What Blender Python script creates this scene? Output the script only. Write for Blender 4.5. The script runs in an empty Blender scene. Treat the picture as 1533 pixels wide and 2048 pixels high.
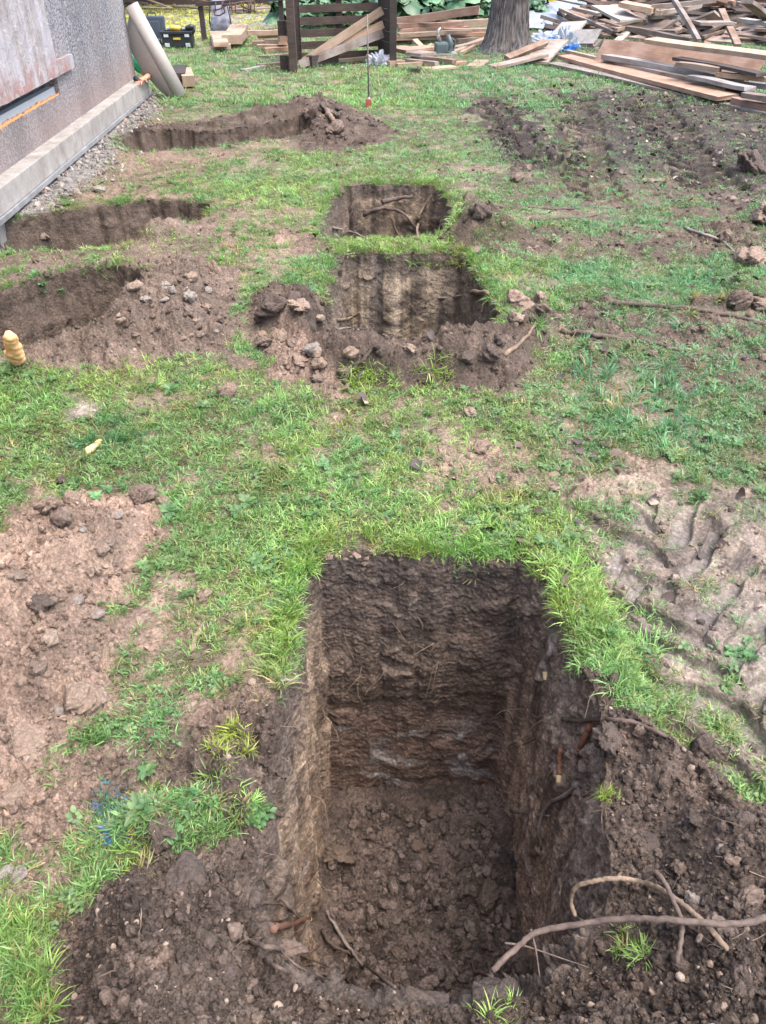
import bpy, bmesh, math, random
import numpy as np
from mathutils import Vector, Matrix, Euler, Quaternion
random.seed(7)
R = np.random.RandomState(11)
SC = bpy.context.scene
COL = SC.collection
rad = math.radians

# ------------------------------------------------------------------ camera
CH, PITCH, FPX = 1.55, rad(37.0), 1539.0
cam_d = bpy.data.cameras.new('camera'); cam = bpy.data.objects.new('camera', cam_d); COL.objects.link(cam)
cam.location = (0, 0, CH); cam.rotation_euler = (rad(90) - PITCH, 0, 0)
cam_d.sensor_fit = 'VERTICAL'; cam_d.sensor_height = 34.6; cam_d.lens = FPX / 2048 * 34.6
cam_d.clip_start = 0.05; cam_d.clip_end = 500
SC.camera = cam
SP, CP = math.sin(PITCH), math.cos(PITCH)

def raydir(px, py):
    u = (px - 766.5) / FPX; v = (1024 - py) / FPX
    return Vector((u, CP + v * SP, -SP + v * CP))
def G(px, py, z=0.0):
    d = raydir(px, py); t = (z - CH) / d.z
    return Vector((d.x * t, d.y * t, z))
def AY(px, py, y):
    d = raydir(px, py); t = y / d.y
    return Vector((d.x * t, y, CH + d.z * t))
def GP(pts): return np.array([tuple(G(a, b))[:2] for a, b in pts])

# ------------------------------------------------------------------ noise
_RS = np.random.RandomState(99); _N = 512
_GA = _RS.rand(_N * _N).astype(np.float32) * 6.2831853
_GX = np.cos(_GA); _GY = np.sin(_GA)
_T1 = _RS.rand(_N * _N).astype(np.float32); _T2 = _RS.rand(_N * _N).astype(np.float32); _T3 = _RS.rand(_N * _N).astype(np.float32)
def _id(ix, iy, s): return (((iy + (s * 131) % 509) & 511) << 9) | ((ix + (s * 197) % 503) & 511)
def pn(x, y, s=0):
    x = np.asarray(x, np.float32); y = np.asarray(y, np.float32)
    if x.shape != y.shape: x, y = np.broadcast_arrays(x, y)
    fx = np.floor(x); fy = np.floor(y); ix = fx.astype(np.int32); iy = fy.astype(np.int32); fx = x - fx; fy = y - fy
    ux = fx * fx * (3 - 2 * fx); uy = fy * fy * (3 - 2 * fy)
    def g(ax, ay):
        k = _id(ix + ax, iy + ay, s); return _GX[k] * (fx - ax) + _GY[k] * (fy - ay)
    a = g(0, 0); b = g(1, 0); c = g(0, 1); d = g(1, 1)
    a = a + (b - a) * ux; c = c + (d - c) * ux
    return (a + (c - a) * uy) * 1.5
def fbm(x, y, o=4, s=0, gain=.5):
    r = 0; a = 1; t = 0
    for k in range(o):
        r = r + a * pn(x * 2 ** k + 17.3 * k, y * 2 ** k - 9.1 * k, s + k * 31); t += a; a *= gain
    return r / t
def worley(x, y, s=0, full=False):
    """distances to the two nearest cell points, cell value and a tilted-facet height for angular clods"""
    x = np.asarray(x, np.float32); y = np.asarray(y, np.float32)
    ix = np.floor(x).astype(np.int32); iy = np.floor(y).astype(np.int32)
    f1 = np.full(x.shape, 9.0, np.float32); f2 = f1.copy(); cid = np.zeros(x.shape, np.float32); tl = cid.copy()
    for dx in (-1, 0, 1):
        for dy in (-1, 0, 1):
            cx = ix + dx; cy = iy + dy; k = _id(cx, cy, s)
            ox = cx + _T1[k] - x; oy = cy + _T2[k] - y
            d = np.sqrt(ox * ox + oy * oy); m = d < f1
            f2 = np.where(m, f1, np.minimum(f2, d)); cid = np.where(m, _T3[k], cid); f1 = np.where(m, d, f1)
            if full: tl = np.where(m, _GX[k] * ox + _GY[k] * oy, tl)
    if full: return f1, f2, cid, tl
    return f1, f2, cid
def clods(x, y, s, lo=.3, hi=.7):
    """height 0..1 of angular lumps: tilted facets with steep broken edges"""
    f1, f2, cid, tl = worley(x, y, s, True)
    e = np.clip((f2 - f1) / .22, 0, 1); e = e * (2 - e)
    return e * np.clip(.45 + .55 * cid + .8 * tl, 0.05, 1.4) * sst(lo, hi, cid)
def sst(a, b, x):
    t = np.clip((x - a) / (b - a), 0, 1); return t * t * (3 - 2 * t)
def lerp(a, b, t): return a + (b - a) * t
def psdf(X, Y, poly, margin=.6):
    out = np.full(X.shape, 9.0)
    lo = poly.min(0) - margin; hi = poly.max(0) + margin
    m = (X > lo[0]) & (X < hi[0]) & (Y > lo[1]) & (Y < hi[1])
    if not m.any(): return out
    x = X[m]; y = Y[m]; d = np.full(x.shape, 81.0); ins = np.zeros(x.shape, bool)
    n = len(poly)
    for i in range(n):
        ax, ay = poly[i]; bx, by = poly[(i + 1) % n]
        ex, ey = bx - ax, by - ay; L = ex * ex + ey * ey + 1e-12
        t = np.clip(((x - ax) * ex + (y - ay) * ey) / L, 0, 1)
        d = np.minimum(d, (x - ax - ex * t) ** 2 + (y - ay - ey * t) ** 2)
        c = (ay > y) != (by > y)
        if ey != 0: ins ^= c & (x < (bx - ax) * (y - ay) / ey + ax)
    out[m] = np.sqrt(d) * np.where(ins, -1, 1)
    return out

# ------------------------------------------------------------------ object helpers
def tag(o, label=None, cat=None, group=None, kind=None):
    if label: o['label'] = label
    if cat: o['category'] = cat
    if group: o['group'] = group
    if kind: o['kind'] = kind
    return o
def link(o, parent=None):
    COL.objects.link(o)
    if parent is not None: o.parent = parent
    return o
def empty(name, loc=(0, 0, 0)):
    o = bpy.data.objects.new(name, None); o.location = loc; o.empty_display_size = .1
    return link(o)
def npmesh(name, V, F, mat=None, smooth=True):
    me = bpy.data.meshes.new(name)
    V = np.asarray(V, dtype=np.float32); F = np.asarray(F, dtype=np.int32); k = F.shape[1]
    me.vertices.add(len(V)); me.vertices.foreach_set('co', V.ravel())
    me.loops.add(F.size); me.loops.foreach_set('vertex_index', F.ravel())
    me.polygons.add(len(F)); me.polygons.foreach_set('loop_start', np.arange(0, F.size, k, dtype=np.int32))
    me.update(calc_edges=True)
    if smooth: me.polygons.foreach_set('use_smooth', np.ones(len(F), dtype=bool))
    if mat: me.materials.append(mat)
    return me
def setcol(me, name, C):
    a = me.attributes.new(name, 'FLOAT_COLOR', 'POINT')
    c = np.ones((len(me.vertices), 4), dtype=np.float32); c[:, :3] = C
    a.data.foreach_set('color', c.ravel())
def setf(me, name, v):
    a = me.attributes.new(name, 'FLOAT', 'POINT'); a.data.foreach_set('value', np.asarray(v, dtype=np.float32))
def gridF(nr, nc, wrap=False):
    i = np.arange(nr - 1)[:, None] * nc; j = np.arange(nc if wrap else nc - 1)[None, :]; k = (j + 1) % nc
    return np.stack([i + j, i + k, i + nc + k, i + nc + j], -1).reshape(-1, 4)

class MB:
    def __init__(s): s.v = []; s.f = []
    def add(s, V, F):
        n = len(s.v); s.v += [tuple(p) for p in V]; s.f += [tuple(i + n for i in f) for f in F]; return s
    def box(s, size, M=None, c=(0, 0, 0), jit=0, bev=.0):
        x, y, z = [a / 2 for a in size]; M = M or Matrix.Identity(4); c = Vector(c)
        V = [M @ (Vector((i * x, j * y, k * z)) + c + Vector([random.uniform(-jit, jit) for _ in '123'])) for i in (-1, 1) for j in (-1, 1) for k in (-1, 1)]
        return s.add(V, [(0, 1, 3, 2), (4, 6, 7, 5), (0, 4, 5, 1), (2, 3, 7, 6), (0, 2, 6, 4), (1, 5, 7, 3)])
    def bar(s, a, b, w, h, up=(0, 0, 1)):
        a = Vector(a); b = Vector(b); X = (b - a).normalized(); Y = Vector(up).cross(X).normalized(); Z = X.cross(Y)
        M = Matrix((X, Y, Z)).transposed().to_4x4(); M.translation = (a + b) / 2
        return s.box(((b - a).length, w, h), M)
    def tube(s, P, r, n=8, cap=True, jit=0):
        P = [Vector(p) for p in P]; m = len(P)
        rr = r if hasattr(r, '__len__') else [r] * m
        T = [(P[min(i + 1, m - 1)] - P[max(i - 1, 0)]).normalized() for i in range(m)]
        N = T[0].orthogonal().normalized(); V = []
        for i in range(m):
            N = (N - T[i] * N.dot(T[i])).normalized(); B = T[i].cross(N)
            for k in range(n):
                a = 2 * math.pi * k / n; q = rr[i] * (1 + random.uniform(-jit, jit))
                V.append(P[i] + N * math.cos(a) * q + B * math.sin(a) * q)
        F = [(i * n + k, i * n + (k + 1) % n, (i + 1) * n + (k + 1) % n, (i + 1) * n + k) for i in range(m - 1) for k in range(n)]
        if cap: F += [tuple(range(n))[::-1], tuple((m - 1) * n + k for k in range(n))]
        return s.add(V, F)
    def build(s, name, mat, parent=None, smooth=False, bevel=0, sub=0):
        me = bpy.data.meshes.new(name); me.from_pydata(s.v, [], s.f); me.update()
        bm = bmesh.new(); bm.from_mesh(me); bmesh.ops.recalc_face_normals(bm, faces=bm.faces)
        if bevel: bmesh.ops.bevel(bm, geom=list(bm.edges), offset=bevel, segments=2, affect='EDGES', profile=.6)
        bm.to_mesh(me); bm.free()
        if smooth: me.polygons.foreach_set('use_smooth', [True] * len(me.polygons))
        me.materials.append(mat)
        o = link(bpy.data.objects.new(name, me), parent)
        if sub:
            md = o.modifiers.new('s', 'SUBSURF'); md.levels = sub; md.render_levels = sub
        return o
def spline(P, n=6):
    P = [Vector(p) for p in P]; Q = [P[0] * 2 - P[1]] + P + [P[-1] * 2 - P[-2]]; out = []
    for i in range(1, len(Q) - 2):
        a, b, c, d = Q[i - 1:i + 3]
        for k in range(n):
            t = k / n
            out.append(.5 * ((2 * b) + (c - a) * t + (2 * a - 5 * b + 4 * c - d) * t * t + (3 * b - a - 3 * c + d) * t ** 3))
    out.append(P[-1]); return out

# ------------------------------------------------------------------ materials
class NT:
    def __init__(s, name):
        s.m = bpy.data.materials.new(name); s.m.use_nodes = True; s.t = s.m.node_tree; s.t.nodes.clear()
        s.out = s.n('ShaderNodeOutputMaterial')
    def n(s, t, **kw):
        nd = s.t.nodes.new(t)
        for k, v in kw.items(): setattr(nd, k, v)
        return nd
    def l(s, a, b): s.t.links.new(a, b)
    def val(s, sock, v):
        if hasattr(v, 'links') or isinstance(v, bpy.types.NodeSocket): s.l(v, sock)
        else: sock.default_value = v
    def noise(s, vec, scale, det=6, rough=.6, dist=0):
        nd = s.n('ShaderNodeTexNoise'); s.l(vec, nd.inputs['Vector'])
        nd.inputs['Scale'].default_value = scale; nd.inputs['Detail'].default_value = det
        nd.inputs['Roughness'].default_value = rough; nd.inputs['Distortion'].default_value = dist
        return nd.outputs['Fac']
    def vor(s, vec, scale, feature='F1', rnd=1):
        nd = s.n('ShaderNodeTexVoronoi', feature=feature); s.l(vec, nd.inputs['Vector']); nd.inputs['Scale'].default_value = scale
        return nd
    def ramp(s, fac, stops):
        nd = s.n('ShaderNodeValToRGB'); s.l(fac, nd.inputs[0]); e = nd.color_ramp.elements
        while len(e) < len(stops): e.new(.5)
        for k, (p, c) in enumerate(stops):
            e[k].position = p; e[k].color = (c, c, c, 1) if isinstance(c, (int, float)) else (*c, 1)
        return nd.outputs[0]
    def mix(s, fac, a, b, mode='MIX'):
        nd = s.n('ShaderNodeMix', data_type='RGBA', blend_type=mode)
        s.val(nd.inputs[0], fac)
        for i, v in ((6, a), (7, b)):
            if isinstance(v, tuple): nd.inputs[i].default_value = (*v[:3], 1)
            else: s.l(v, nd.inputs[i])
        return nd.outputs[2]
    def math(s, op, a, b=0):
        nd = s.n('ShaderNodeMath', operation=op); s.val(nd.inputs[0], a); s.val(nd.inputs[1], b); return nd.outputs[0]
    def coord(s, kind='Object', scale=(1, 1, 1), rnd=False):
        tc = s.n('ShaderNodeTexCoord'); mp = s.n('ShaderNodeMapping'); s.l(tc.outputs[kind], mp.inputs[0]); mp.inputs['Scale'].default_value = scale
        if rnd:
            oi = s.n('ShaderNodeObjectInfo'); mu = s.math('MULTIPLY', oi.outputs['Random'], 37.0)
            cb = s.n('ShaderNodeCombineXYZ'); s.l(mu, cb.inputs[0]); s.l(mu, cb.inputs[1]); s.l(cb.outputs[0], mp.inputs['Location'])
        return mp.outputs[0]
    def bump(s, h, strength=.5, dist=.01, nrm=None):
        b = s.n('ShaderNodeBump'); b.inputs['Strength'].default_value = strength; b.inputs['Distance'].default_value = dist; s.l(h, b.inputs['Height'])
        if nrm: s.l(nrm, b.inputs['Normal'])
        return b.outputs[0]
    def pr(s, color, rough=.8, metal=0, normal=None, spec=.5, **kw):
        p = s.n('ShaderNodeBsdfPrincipled')
        if isinstance(color, tuple): p.inputs['Base Color'].default_value = (*color, 1)
        else: s.l(color, p.inputs['Base Color'])
        s.val(p.inputs['Roughness'], rough); s.val(p.inputs['Metallic'], metal); s.val(p.inputs['Specular IOR Level'], spec)
        if normal: s.l(normal, p.inputs['Normal'])
        for k, v in kw.items(): s.val(p.inputs[k], v)
        s.l(p.outputs[0], s.out.inputs[0]); return s.m
    def attr(s, name, typ='GEOMETRY'):
        a = s.n('ShaderNodeAttribute', attribute_name=name, attribute_type=typ); return a

def earth_mat(name, typ='GEOMETRY'):
    t = NT(name); a = t.attr('Col', typ)
    g = t.n('ShaderNodeNewGeometry'); P = g.outputs['Position']
    n1 = t.noise(P, 14, 6, .65); n2 = t.noise(P, 95, 5, .7); n3 = t.noise(P, 330, 3, .7)
    c = t.mix(1, a.outputs['Color'], t.ramp(n1, [(.3, .68), (.72, 1.38)]), 'MULTIPLY')
    c = t.mix(1, c, t.ramp(n2, [(.32, .55), (.5, .95), (.7, 1.6)]), 'MULTIPLY')
    # pale grit specks
    v = t.vor(P, 150); sp = t.ramp(v.outputs['Distance'], [(.12, 1), (.2, 0)])
    vc = t.n('ShaderNodeSeparateColor'); t.l(v.outputs['Color'], vc.inputs[0])
    spm = t.math('MULTIPLY', sp, t.ramp(vc.outputs[0], [(.80, 0), (.84, 1)]))
    c = t.mix(t.math('MULTIPLY', spm, .55), c, (.42, .34, .27))
    h = t.math('ADD', t.math('MULTIPLY', n2, 1.0), t.math('MULTIPLY', n3, .45))
    v2 = t.vor(P, 70); h = t.math('SUBTRACT', h, t.math('MULTIPLY', v2.outputs['Distance'], .5))
    if typ == 'GEOMETRY':
        w = t.attr('wet'); ro = t.math('SUBTRACT', .93, t.math('MULTIPLY', w.outputs['Fac'], .28))
        sm = t.math('SUBTRACT', 1.0, t.math('MULTIPLY', w.outputs['Fac'], .75))
        h = t.math('MULTIPLY', h, sm)
    else: ro = .9
    return t.pr(c, ro, 0, t.bump(h, 1, .010), .22)
M_EARTH = earth_mat('earth'); M_CLOD = earth_mat('earth_clod', 'INSTANCER')

def clod_mat(name, col, pale=(.36, .29, .22), amt=.3):
    t = NT(name); P = t.n('ShaderNodeNewGeometry').outputs['Position']
    n1 = t.noise(P, 22, 6, .7); n2 = t.noise(P, 110, 5, .75)
    c = t.mix(t.ramp(n1, [(.5, 0), (.68, amt)]), col, pale)
    c = t.mix(1, c, t.ramp(n2, [(.3, .5), (.5, .95), (.7, 1.5)]), 'MULTIPLY')
    return t.pr(c, .92, 0, t.bump(t.math('ADD', n2, n1), 1, .008), .3)

def grass_mat(name, clov=False):
    t = NT(name); a = t.attr('Col', 'INSTANCER'); b = t.attr('bl')
    g = t.n('ShaderNodeNewGeometry')
    n1 = t.noise(g.outputs['Position'], 3.0, 3)
    c = t.mix(1, a.outputs['Color'], t.ramp(b.outputs['Fac'], [(0, (.62, .66, .6)), (.5, (1, 1, 1)), (.86, (1.35, 1.25, 1.2)), (1, (1.75, 1.3, 1.5))]), 'MULTIPLY')
    c = t.mix(1, c, t.ramp(n1, [(.35, (1.1, .98, .9)), (.65, (.92, 1.03, 1.08))]), 'MULTIPLY')
    d = t.n('ShaderNodeBsdfPrincipled'); t.l(c, d.inputs['Base Color']); d.inputs['Roughness'].default_value = .42; d.inputs['Specular IOR Level'].default_value = .45
    tr = t.n('ShaderNodeBsdfTranslucent'); t.l(t.mix(1, c, (1.0, 1.1, .5), 'MULTIPLY'), tr.inputs[0])
    mx = t.n('ShaderNodeMixShader'); mx.inputs[0].default_value = .35; t.l(d.outputs[0], mx.inputs[1]); t.l(tr.outputs[0], mx.inputs[2])
    t.l(mx.outputs[0], t.out.inputs[0]); return t.m
M_GRASS = grass_mat('grass_blade')

def wood_mat(name, c1, c2, grey=0.0, rough=.8):
    t = NT(name); P = t.coord('Object', (1.2, 14, 14), rnd=True); Q = t.coord('Object', (1, 1, 1), rnd=True)
    n = t.noise(P, 3.5, 6, .65, .4); n2 = t.noise(Q, 4, 4, .6); oi = t.n('ShaderNodeObjectInfo')
    c = t.mix(t.ramp(n, [(.3, 0), (.7, 1)]), c1, c2)
    c = t.mix(t.ramp(n2, [(.42, 0), (.7, .55)]), c, tuple(x * .5 for x in c1))
    c = t.mix(1, c, t.ramp(oi.outputs['Random'], [(0, (.72, .72, .74)), (.5, (1, .98, .96)), (1, (1.28, 1.18, 1.08))]), 'MULTIPLY')
    if grey: c = t.mix(t.ramp(n2, [(.35, grey), (.6, 0)]), c, (.30, .29, .28))
    return t.pr(c, rough, 0, t.bump(n, .4, .006), .3)
W_FRESH = wood_mat('wood_fresh', (.31, .215, .15), (.45, .335, .24), .12)
W_RED = wood_mat('wood_reddish', (.27, .165, .115), (.41, .26, .185), .15)
W_OLD = wood_mat('wood_old', (.21, .155, .12), (.34, .27, .22), .5)
W_GREY = wood_mat('wood_grey', (.26, .235, .215), (.40, .37, .34), .6)
W_DARK = wood_mat('wood_dark', (.045, .035, .032), (.09, .07, .062))
W_BROWN = wood_mat('wood_brown', (.14, .095, .07), (.24, .17, .125), .3)

def simple(name, col, rough=.6, metal=0, spec=.5, nscale=20, var=.25, bump=.15):
    t = NT(name); P = t.coord('Object'); n = t.noise(P, nscale, 5, .6)
    c = t.mix(1, (*col,), t.ramp(n, [(.3, 1 - var), (.7, 1 + var)]), 'MULTIPLY')
    return t.pr(c, rough, metal, t.bump(n, bump, .01), spec)

# world + light
w = bpy.data.worlds.new('World'); SC.world = w; w.use_nodes = True
nt = w.node_tree; bg = nt.nodes['Background']
sky = nt.nodes.new('ShaderNodeTexSky'); sky.sky_type = 'NISHITA'; sky.sun_disc = False
SUN_EL, SUN_AZ = rad(68), rad(120)          # azimuth clockwise from +Y
sky.sun_elevation = SUN_EL; sky.sun_rotation = SUN_AZ; sky.air_density = 1.0; sky.dust_density = 4.0; sky.ozone_density = .6
nt.links.new(sky.outputs[0], bg.inputs[0]); bg.inputs[1].default_value = .15
sl = bpy.data.lights.new('sun', 'SUN'); sl.energy = .85; sl.angle = rad(60); sl.color = (1, .975, .94)
so = bpy.data.objects.new('sun', sl); COL.objects.link(so)
dirv = Vector((math.sin(SUN_AZ) * math.cos(SUN_EL), math.cos(SUN_AZ) * math.cos(SUN_EL), math.sin(SUN_EL)))
so.rotation_euler = dirv.to_track_quat('Z', 'Y').to_euler(); so.location = (3, 3, 8)
SC.view_settings.view_transform = 'Standard'; SC.view_settings.look = 'None'; SC.view_settings.exposure = 1.95
SC.view_settings.gamma = 1
SC.cycles.max_bounces = 6; SC.cycles.diffuse_bounces = 4; SC.cycles.transparent_max_bounces = 6

#==GROUND==
# ------------------------------------------------------------------ ground layout (traced patches, metres)
TAN = np.array([.30, .215, .165]); PALE = np.array([.30, .25, .21]); DARK = np.array([.100, .076, .062]); BRN = np.array([.112, .084, .067])
MUD = np.array([.205, .165, .14]); WETD = np.array([.044, .036, .034]); LITTER = np.array([.17, .15, .095]); GRV = np.array([.36, .34, .32])
# (polygon px, feather m, cover, colour, lump type)
PATCH = [
 ([(0,1080),(70,1000),(150,985),(300,985),(345,1020),(310,1100),(250,1200),(240,1290),(270,1350),(230,1430),(110,1480),(150,1600),(60,1660),(-300,1700),(-300,1060)], .05, 1, TAN, 'clod'),
 ([(440,1390),(575,1350),(660,1300),(700,1900),(1100,1900),(1080,1200),(1120,1230),(1185,1330),(1250,1420),(1330,1440),(1400,1500),(1480,1560),(1900,1700),(1900,2900),(-200,2900),(60,2060),(80,1930),(130,1850),(200,1740),(330,1720),(440,1680),(300,1600),(330,1500)], .03, 1, DARK, 'clod'),
 ([(100,1490),(330,1440),(450,1400),(440,1480),(300,1590),(160,1600)], .06, .75, BRN, 'clod'),
 ([(1165,960),(1280,930),(1420,960),(1700,1000),(1700,1560),(1480,1520),(1370,1430),(1290,1340),(1230,1230),(1190,1100)], .09, .88, PALE*np.array([.80, .77, .74]), 'mud'),
 ([(230,1190),(420,1160),(520,1190),(570,1290),(540,1400),(400,1420),(250,1400),(230,1300)], .08, .78, TAN*.8, 'mud'),
 ([(640,1110),(700,1085),(810,1090),(830,1130),(700,1160)], .03, 1, TAN*.75, 'clod'),
 ([(40,1480),(300,1440),(200,1620),(150,1760),(0,1900),(-100,1900),(-100,1500)], .08, .5, TAN*.85, 'crumb'),
 ([(860,900),(1000,870),(1130,890),(1150,970),(960,1000),(850,960)], .10, .72, TAN*1.05, 'crumb'),
 ([(1120,880),(1400,900),(1533,930),(1533,980),(1160,980)], .10, .55, TAN*.9, 'crumb'),
 ([(440,760),(640,740),(700,800),(900,810),(930,860),(760,870),(600,850)], .12, .35, TAN, 'crumb'),
 ([(500,600),(560,580),(670,600),(665,680),(950,670),(1160,600),(1110,690),(1030,770),(760,790),(640,780),(560,750),(500,680)], .05, 1, BRN*.85, 'clod'),
 ([(470,680),(560,650),(660,680),(650,770),(560,770)], .08, .9, TAN*.9, 'crumb'),
 ([(570,470),(660,460),(665,520),(600,510)], .08, .8, BRN*.8, 'clod'),
 ([(880,430),(950,395),(1000,450),(1200,470),(1560,440),(1560,520),(1200,530),(1010,510),(900,490)], .12, .75, BRN*.95, 'clod'),
 ([(1040,590),(1200,600),(1560,590),(1560,770),(1300,760),(1080,720)], .15, .72, BRN*1.1, 'clod'),
 ([(940,198),(1010,192),(1085,255),(1135,335),(1050,340),(980,272)], .16, .93, WETD, 'clod'),
 ([(1110,180),(1290,178),(1700,225),(1700,430),(1400,405),(1300,350),(1170,350),(1140,270)], .2, .80, WETD, 'crumb'),
 ([(1010,250),(1180,240),(1220,330),(1050,345)], .25, .4, WETD*1.3, 'crumb'),
 ([(900,330),(1200,340),(1560,380),(1560,470),(1200,450),(1000,400)], .25, .62, BRN, 'crumb'),
 ([(-200,480),(100,500),(400,420),(480,430),(480,520),(460,640),(520,720),(250,735),(-200,730)], .10, .86, BRN*1.55, 'crumb'),
 ([(20,700),(160,655),(260,555),(360,515),(480,550),(490,640),(440,710),(240,735),(60,735)], .05, 1, BRN*1.35, 'clod'),
 ([(380,395),(520,400),(640,440),(660,500),(520,520),(440,480)], .15, .6, TAN*.8, 'crumb'),
 ([(100,400),(240,260),(320,215),(340,240),(600,285),(500,300),(330,360),(340,400),(200,420)], .15, .8, TAN*.72, 'crumb'),
 ([(580,215),(640,205),(720,225),(800,265),(740,300),(600,305),(560,270)], .08, 1, BRN*.85, 'clod'),
 ([(230,262),(600,215),(630,272),(280,300)], .07, .9, BRN*.7, 'clod'),
 ([(360,175),(480,145),(640,150),(600,180),(420,215)], .5, .68, LITTER, 'crumb'),
 ([(740,230),(900,250),(930,290),(800,300)], .2, .45, BRN, 'crumb'),
 ([(480,10),(560,25),(560,55),(500,62),(450,40)], 1.2, .7, GRV*.7, 'crumb'),
 ([(1430,1200),(1700,1150),(1700,1480),(1520,1480)], .1, .8, PALE*.8, 'mud'),
 ([(140,790),(200,800),(215,840),(150,845)], .03, .95, PALE*1.1, 'mud'),
]
PATCH = [(GP(p), f, c, col, ty) for p, f, c, col, ty in PATCH]
RUB = GP([(-60,470),(0,440),(110,340),(300,185),(325,215),(250,265),(215,330),(110,410),(0,470)])
# heaps: polygon, height, edge width
HEAP = [
 ([(-300,1130),(0,1100),(90,1030),(290,1020),(320,1050),(280,1120),(230,1200),(220,1300),(230,1400),(100,1450),(40,1580),(-300,1600)], .13, .20),
 ([(90,2060),(110,1930),(170,1840),(230,1750),(340,1730),(450,1690),(520,1720),(510,1880),(580,2000),(900,2040),(1150,1990),(1240,1900),(1300,1780),(1280,1650),(1330,1560),(1600,1640),(2000,2000),(1900,2900),(-200,2900)], .155, .20),
 ([(150,1680),(240,1630),(380,1570),(470,1480),(545,1500),(535,1640),(500,1720),(420,1690),(330,1730),(230,1750)], .07, .09),
 ([(1180,1340),(1250,1430),(1400,1500),(1500,1600),(1290,1640),(1250,1500)], .08, .12),
 ([(560,690),(680,690),(900,690),(1000,660),(1120,620),(1130,680),(1020,760),(860,775),(700,775),(620,750)], .13, .15),
 ([(500,610),(560,585),(660,600),(660,680),(600,700),(510,670)], .10, .12),
 ([(880,440),(945,400),(1000,450),(1080,480),(960,500),(890,480)], .13, .15),
 ([(0,718),(165,672),(280,580),(370,535),(460,565),(460,640),(410,700),(240,730),(60,732)], .13, .22),
 ([(260,480),(350,452),(400,440),(390,470),(300,495)], .10, .12),
 ([(585,225),(640,212),(720,230),(780,262),(720,285),(620,285),(590,260)], .09, .22),
 ([(470,240),(600,208),(700,215),(620,228),(480,250)], .08, .15),
 ([(1420,570),(1560,560),(1560,620),(1440,620)], .08, .1),
]
HEAP = [(GP(p), h, w_) for p, h, w_ in HEAP]
TRACKS = [  # start px, end px, half width, lug pitch, depth
 ((1290,1010),(1600,1600), .27, .17, .05), ((1190,1080),(1300,1260), .10, .14, .02),
 ((975,200),(1085,340), .22, .22, .09), ((1150,190),(1190,400), .24, .22, .09), ((1290,200),(1430,380), .28, .22, .09), ((1080,600),(1560,700), .2, .14, .025),
]
def wpx(px, py): g = G(px, py); return (g.x, g.y)
TRACKS = [(np.array(wpx(*a)), np.array(wpx(*b)), hw, p, d) for a, b, hw, p, d in TRACKS]

def resample(P, ds, jit=0, seed=0, close=True):
    P = np.array(P, float); Q = np.vstack([P, P[:1]]) if close else P
    L = np.r_[0, np.cumsum(np.hypot(*np.diff(Q, axis=0).T))]; n = int(L[-1] / ds)
    s = np.linspace(0, L[-1], n, endpoint=False)
    out = np.stack([np.interp(s, L, Q[:, 0]), np.interp(s, L, Q[:, 1])], 1)
    for _ in range(max(1, int(.02 / ds))): out = (np.roll(out, 1, 0) + out * 2 + np.roll(out, -1, 0)) / 4
    if jit:
        t = np.roll(out, -1, 0) - np.roll(out, 1, 0); t /= np.linalg.norm(t, axis=1)[:, None] + 1e-9
        nr = np.stack([-t[:, 1], t[:, 0]], 1)
        out += nr * (jit * (fbm(out[:, 0] * 9, out[:, 1] * 9, 4, seed) * 2.2))[:, None]
    return out
PITS = [  # name, outline world, depth, ds, jitter
 dict(k='near', poly=GP([(612,1142),(640,1108),(700,1100),(800,1097),(835,1112),(930,1104),(1040,1108),(1092,1150),(1122,1215),(1155,1290),(1192,1400),(1208,1500),(1212,1620),(1222,1740),(1212,1850),(1160,1935),(1050,1985),(900,2010),(760,2015),(640,1985),(560,1930),(505,1850),(500,1740),(528,1640),(545,1540),(560,1420),(588,1270),(598,1190)]), d=1.36, ds=.004, jit=.018),
 dict(k='mid', poly=np.array([(-.275,4.62),(-.20,4.69),(.15,4.68),(.48,4.70),(.53,4.55),(.54,4.25),(.60,3.95),(.58,3.6),(.50,3.30),(.2,3.22),(-.2,3.24),(-.36,3.45),(-.30,3.9),(-.30,4.3)]), d=1.15, ds=.008, jit=.03),
 dict(k='far', poly=np.array([(-.33,6.12),(-.28,6.25),(.1,6.27),(.42,6.25),(.48,6.0),(.50,5.6),(.45,5.1),(.3,4.98),(-.2,4.95),(-.40,5.0),(-.42,5.3),(-.37,5.8)]), d=1.1, ds=.010, jit=.03),
 dict(k='left_mid', poly=GP([(25,432),(90,422),(180,412),(300,398),(380,400),(425,410),(400,435),(352,452),(275,478),(190,494),(80,498),(-10,505),(-60,500),(-20,450)]), d=.9, ds=.012, jit=.03),
 dict(k='left_near', poly=GP([(-300,650),(-150,610),(0,584),(130,545),(210,532),(275,540),(290,560),(265,590),(205,632),(155,668),(40,700),(-150,720),(-300,730)]), d=.95, ds=.010, jit=.03),
 dict(k='left_far', poly=GP([(235,272),(330,258),(430,262),(520,250),(600,232),(640,240),(625,262),(560,278),(420,293),(270,300),(240,290)]), d=.9, ds=.015, jit=.04),
]
for p in PITS: p['out'] = resample(p['poly'], p['ds'], p['jit'], 5)

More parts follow.
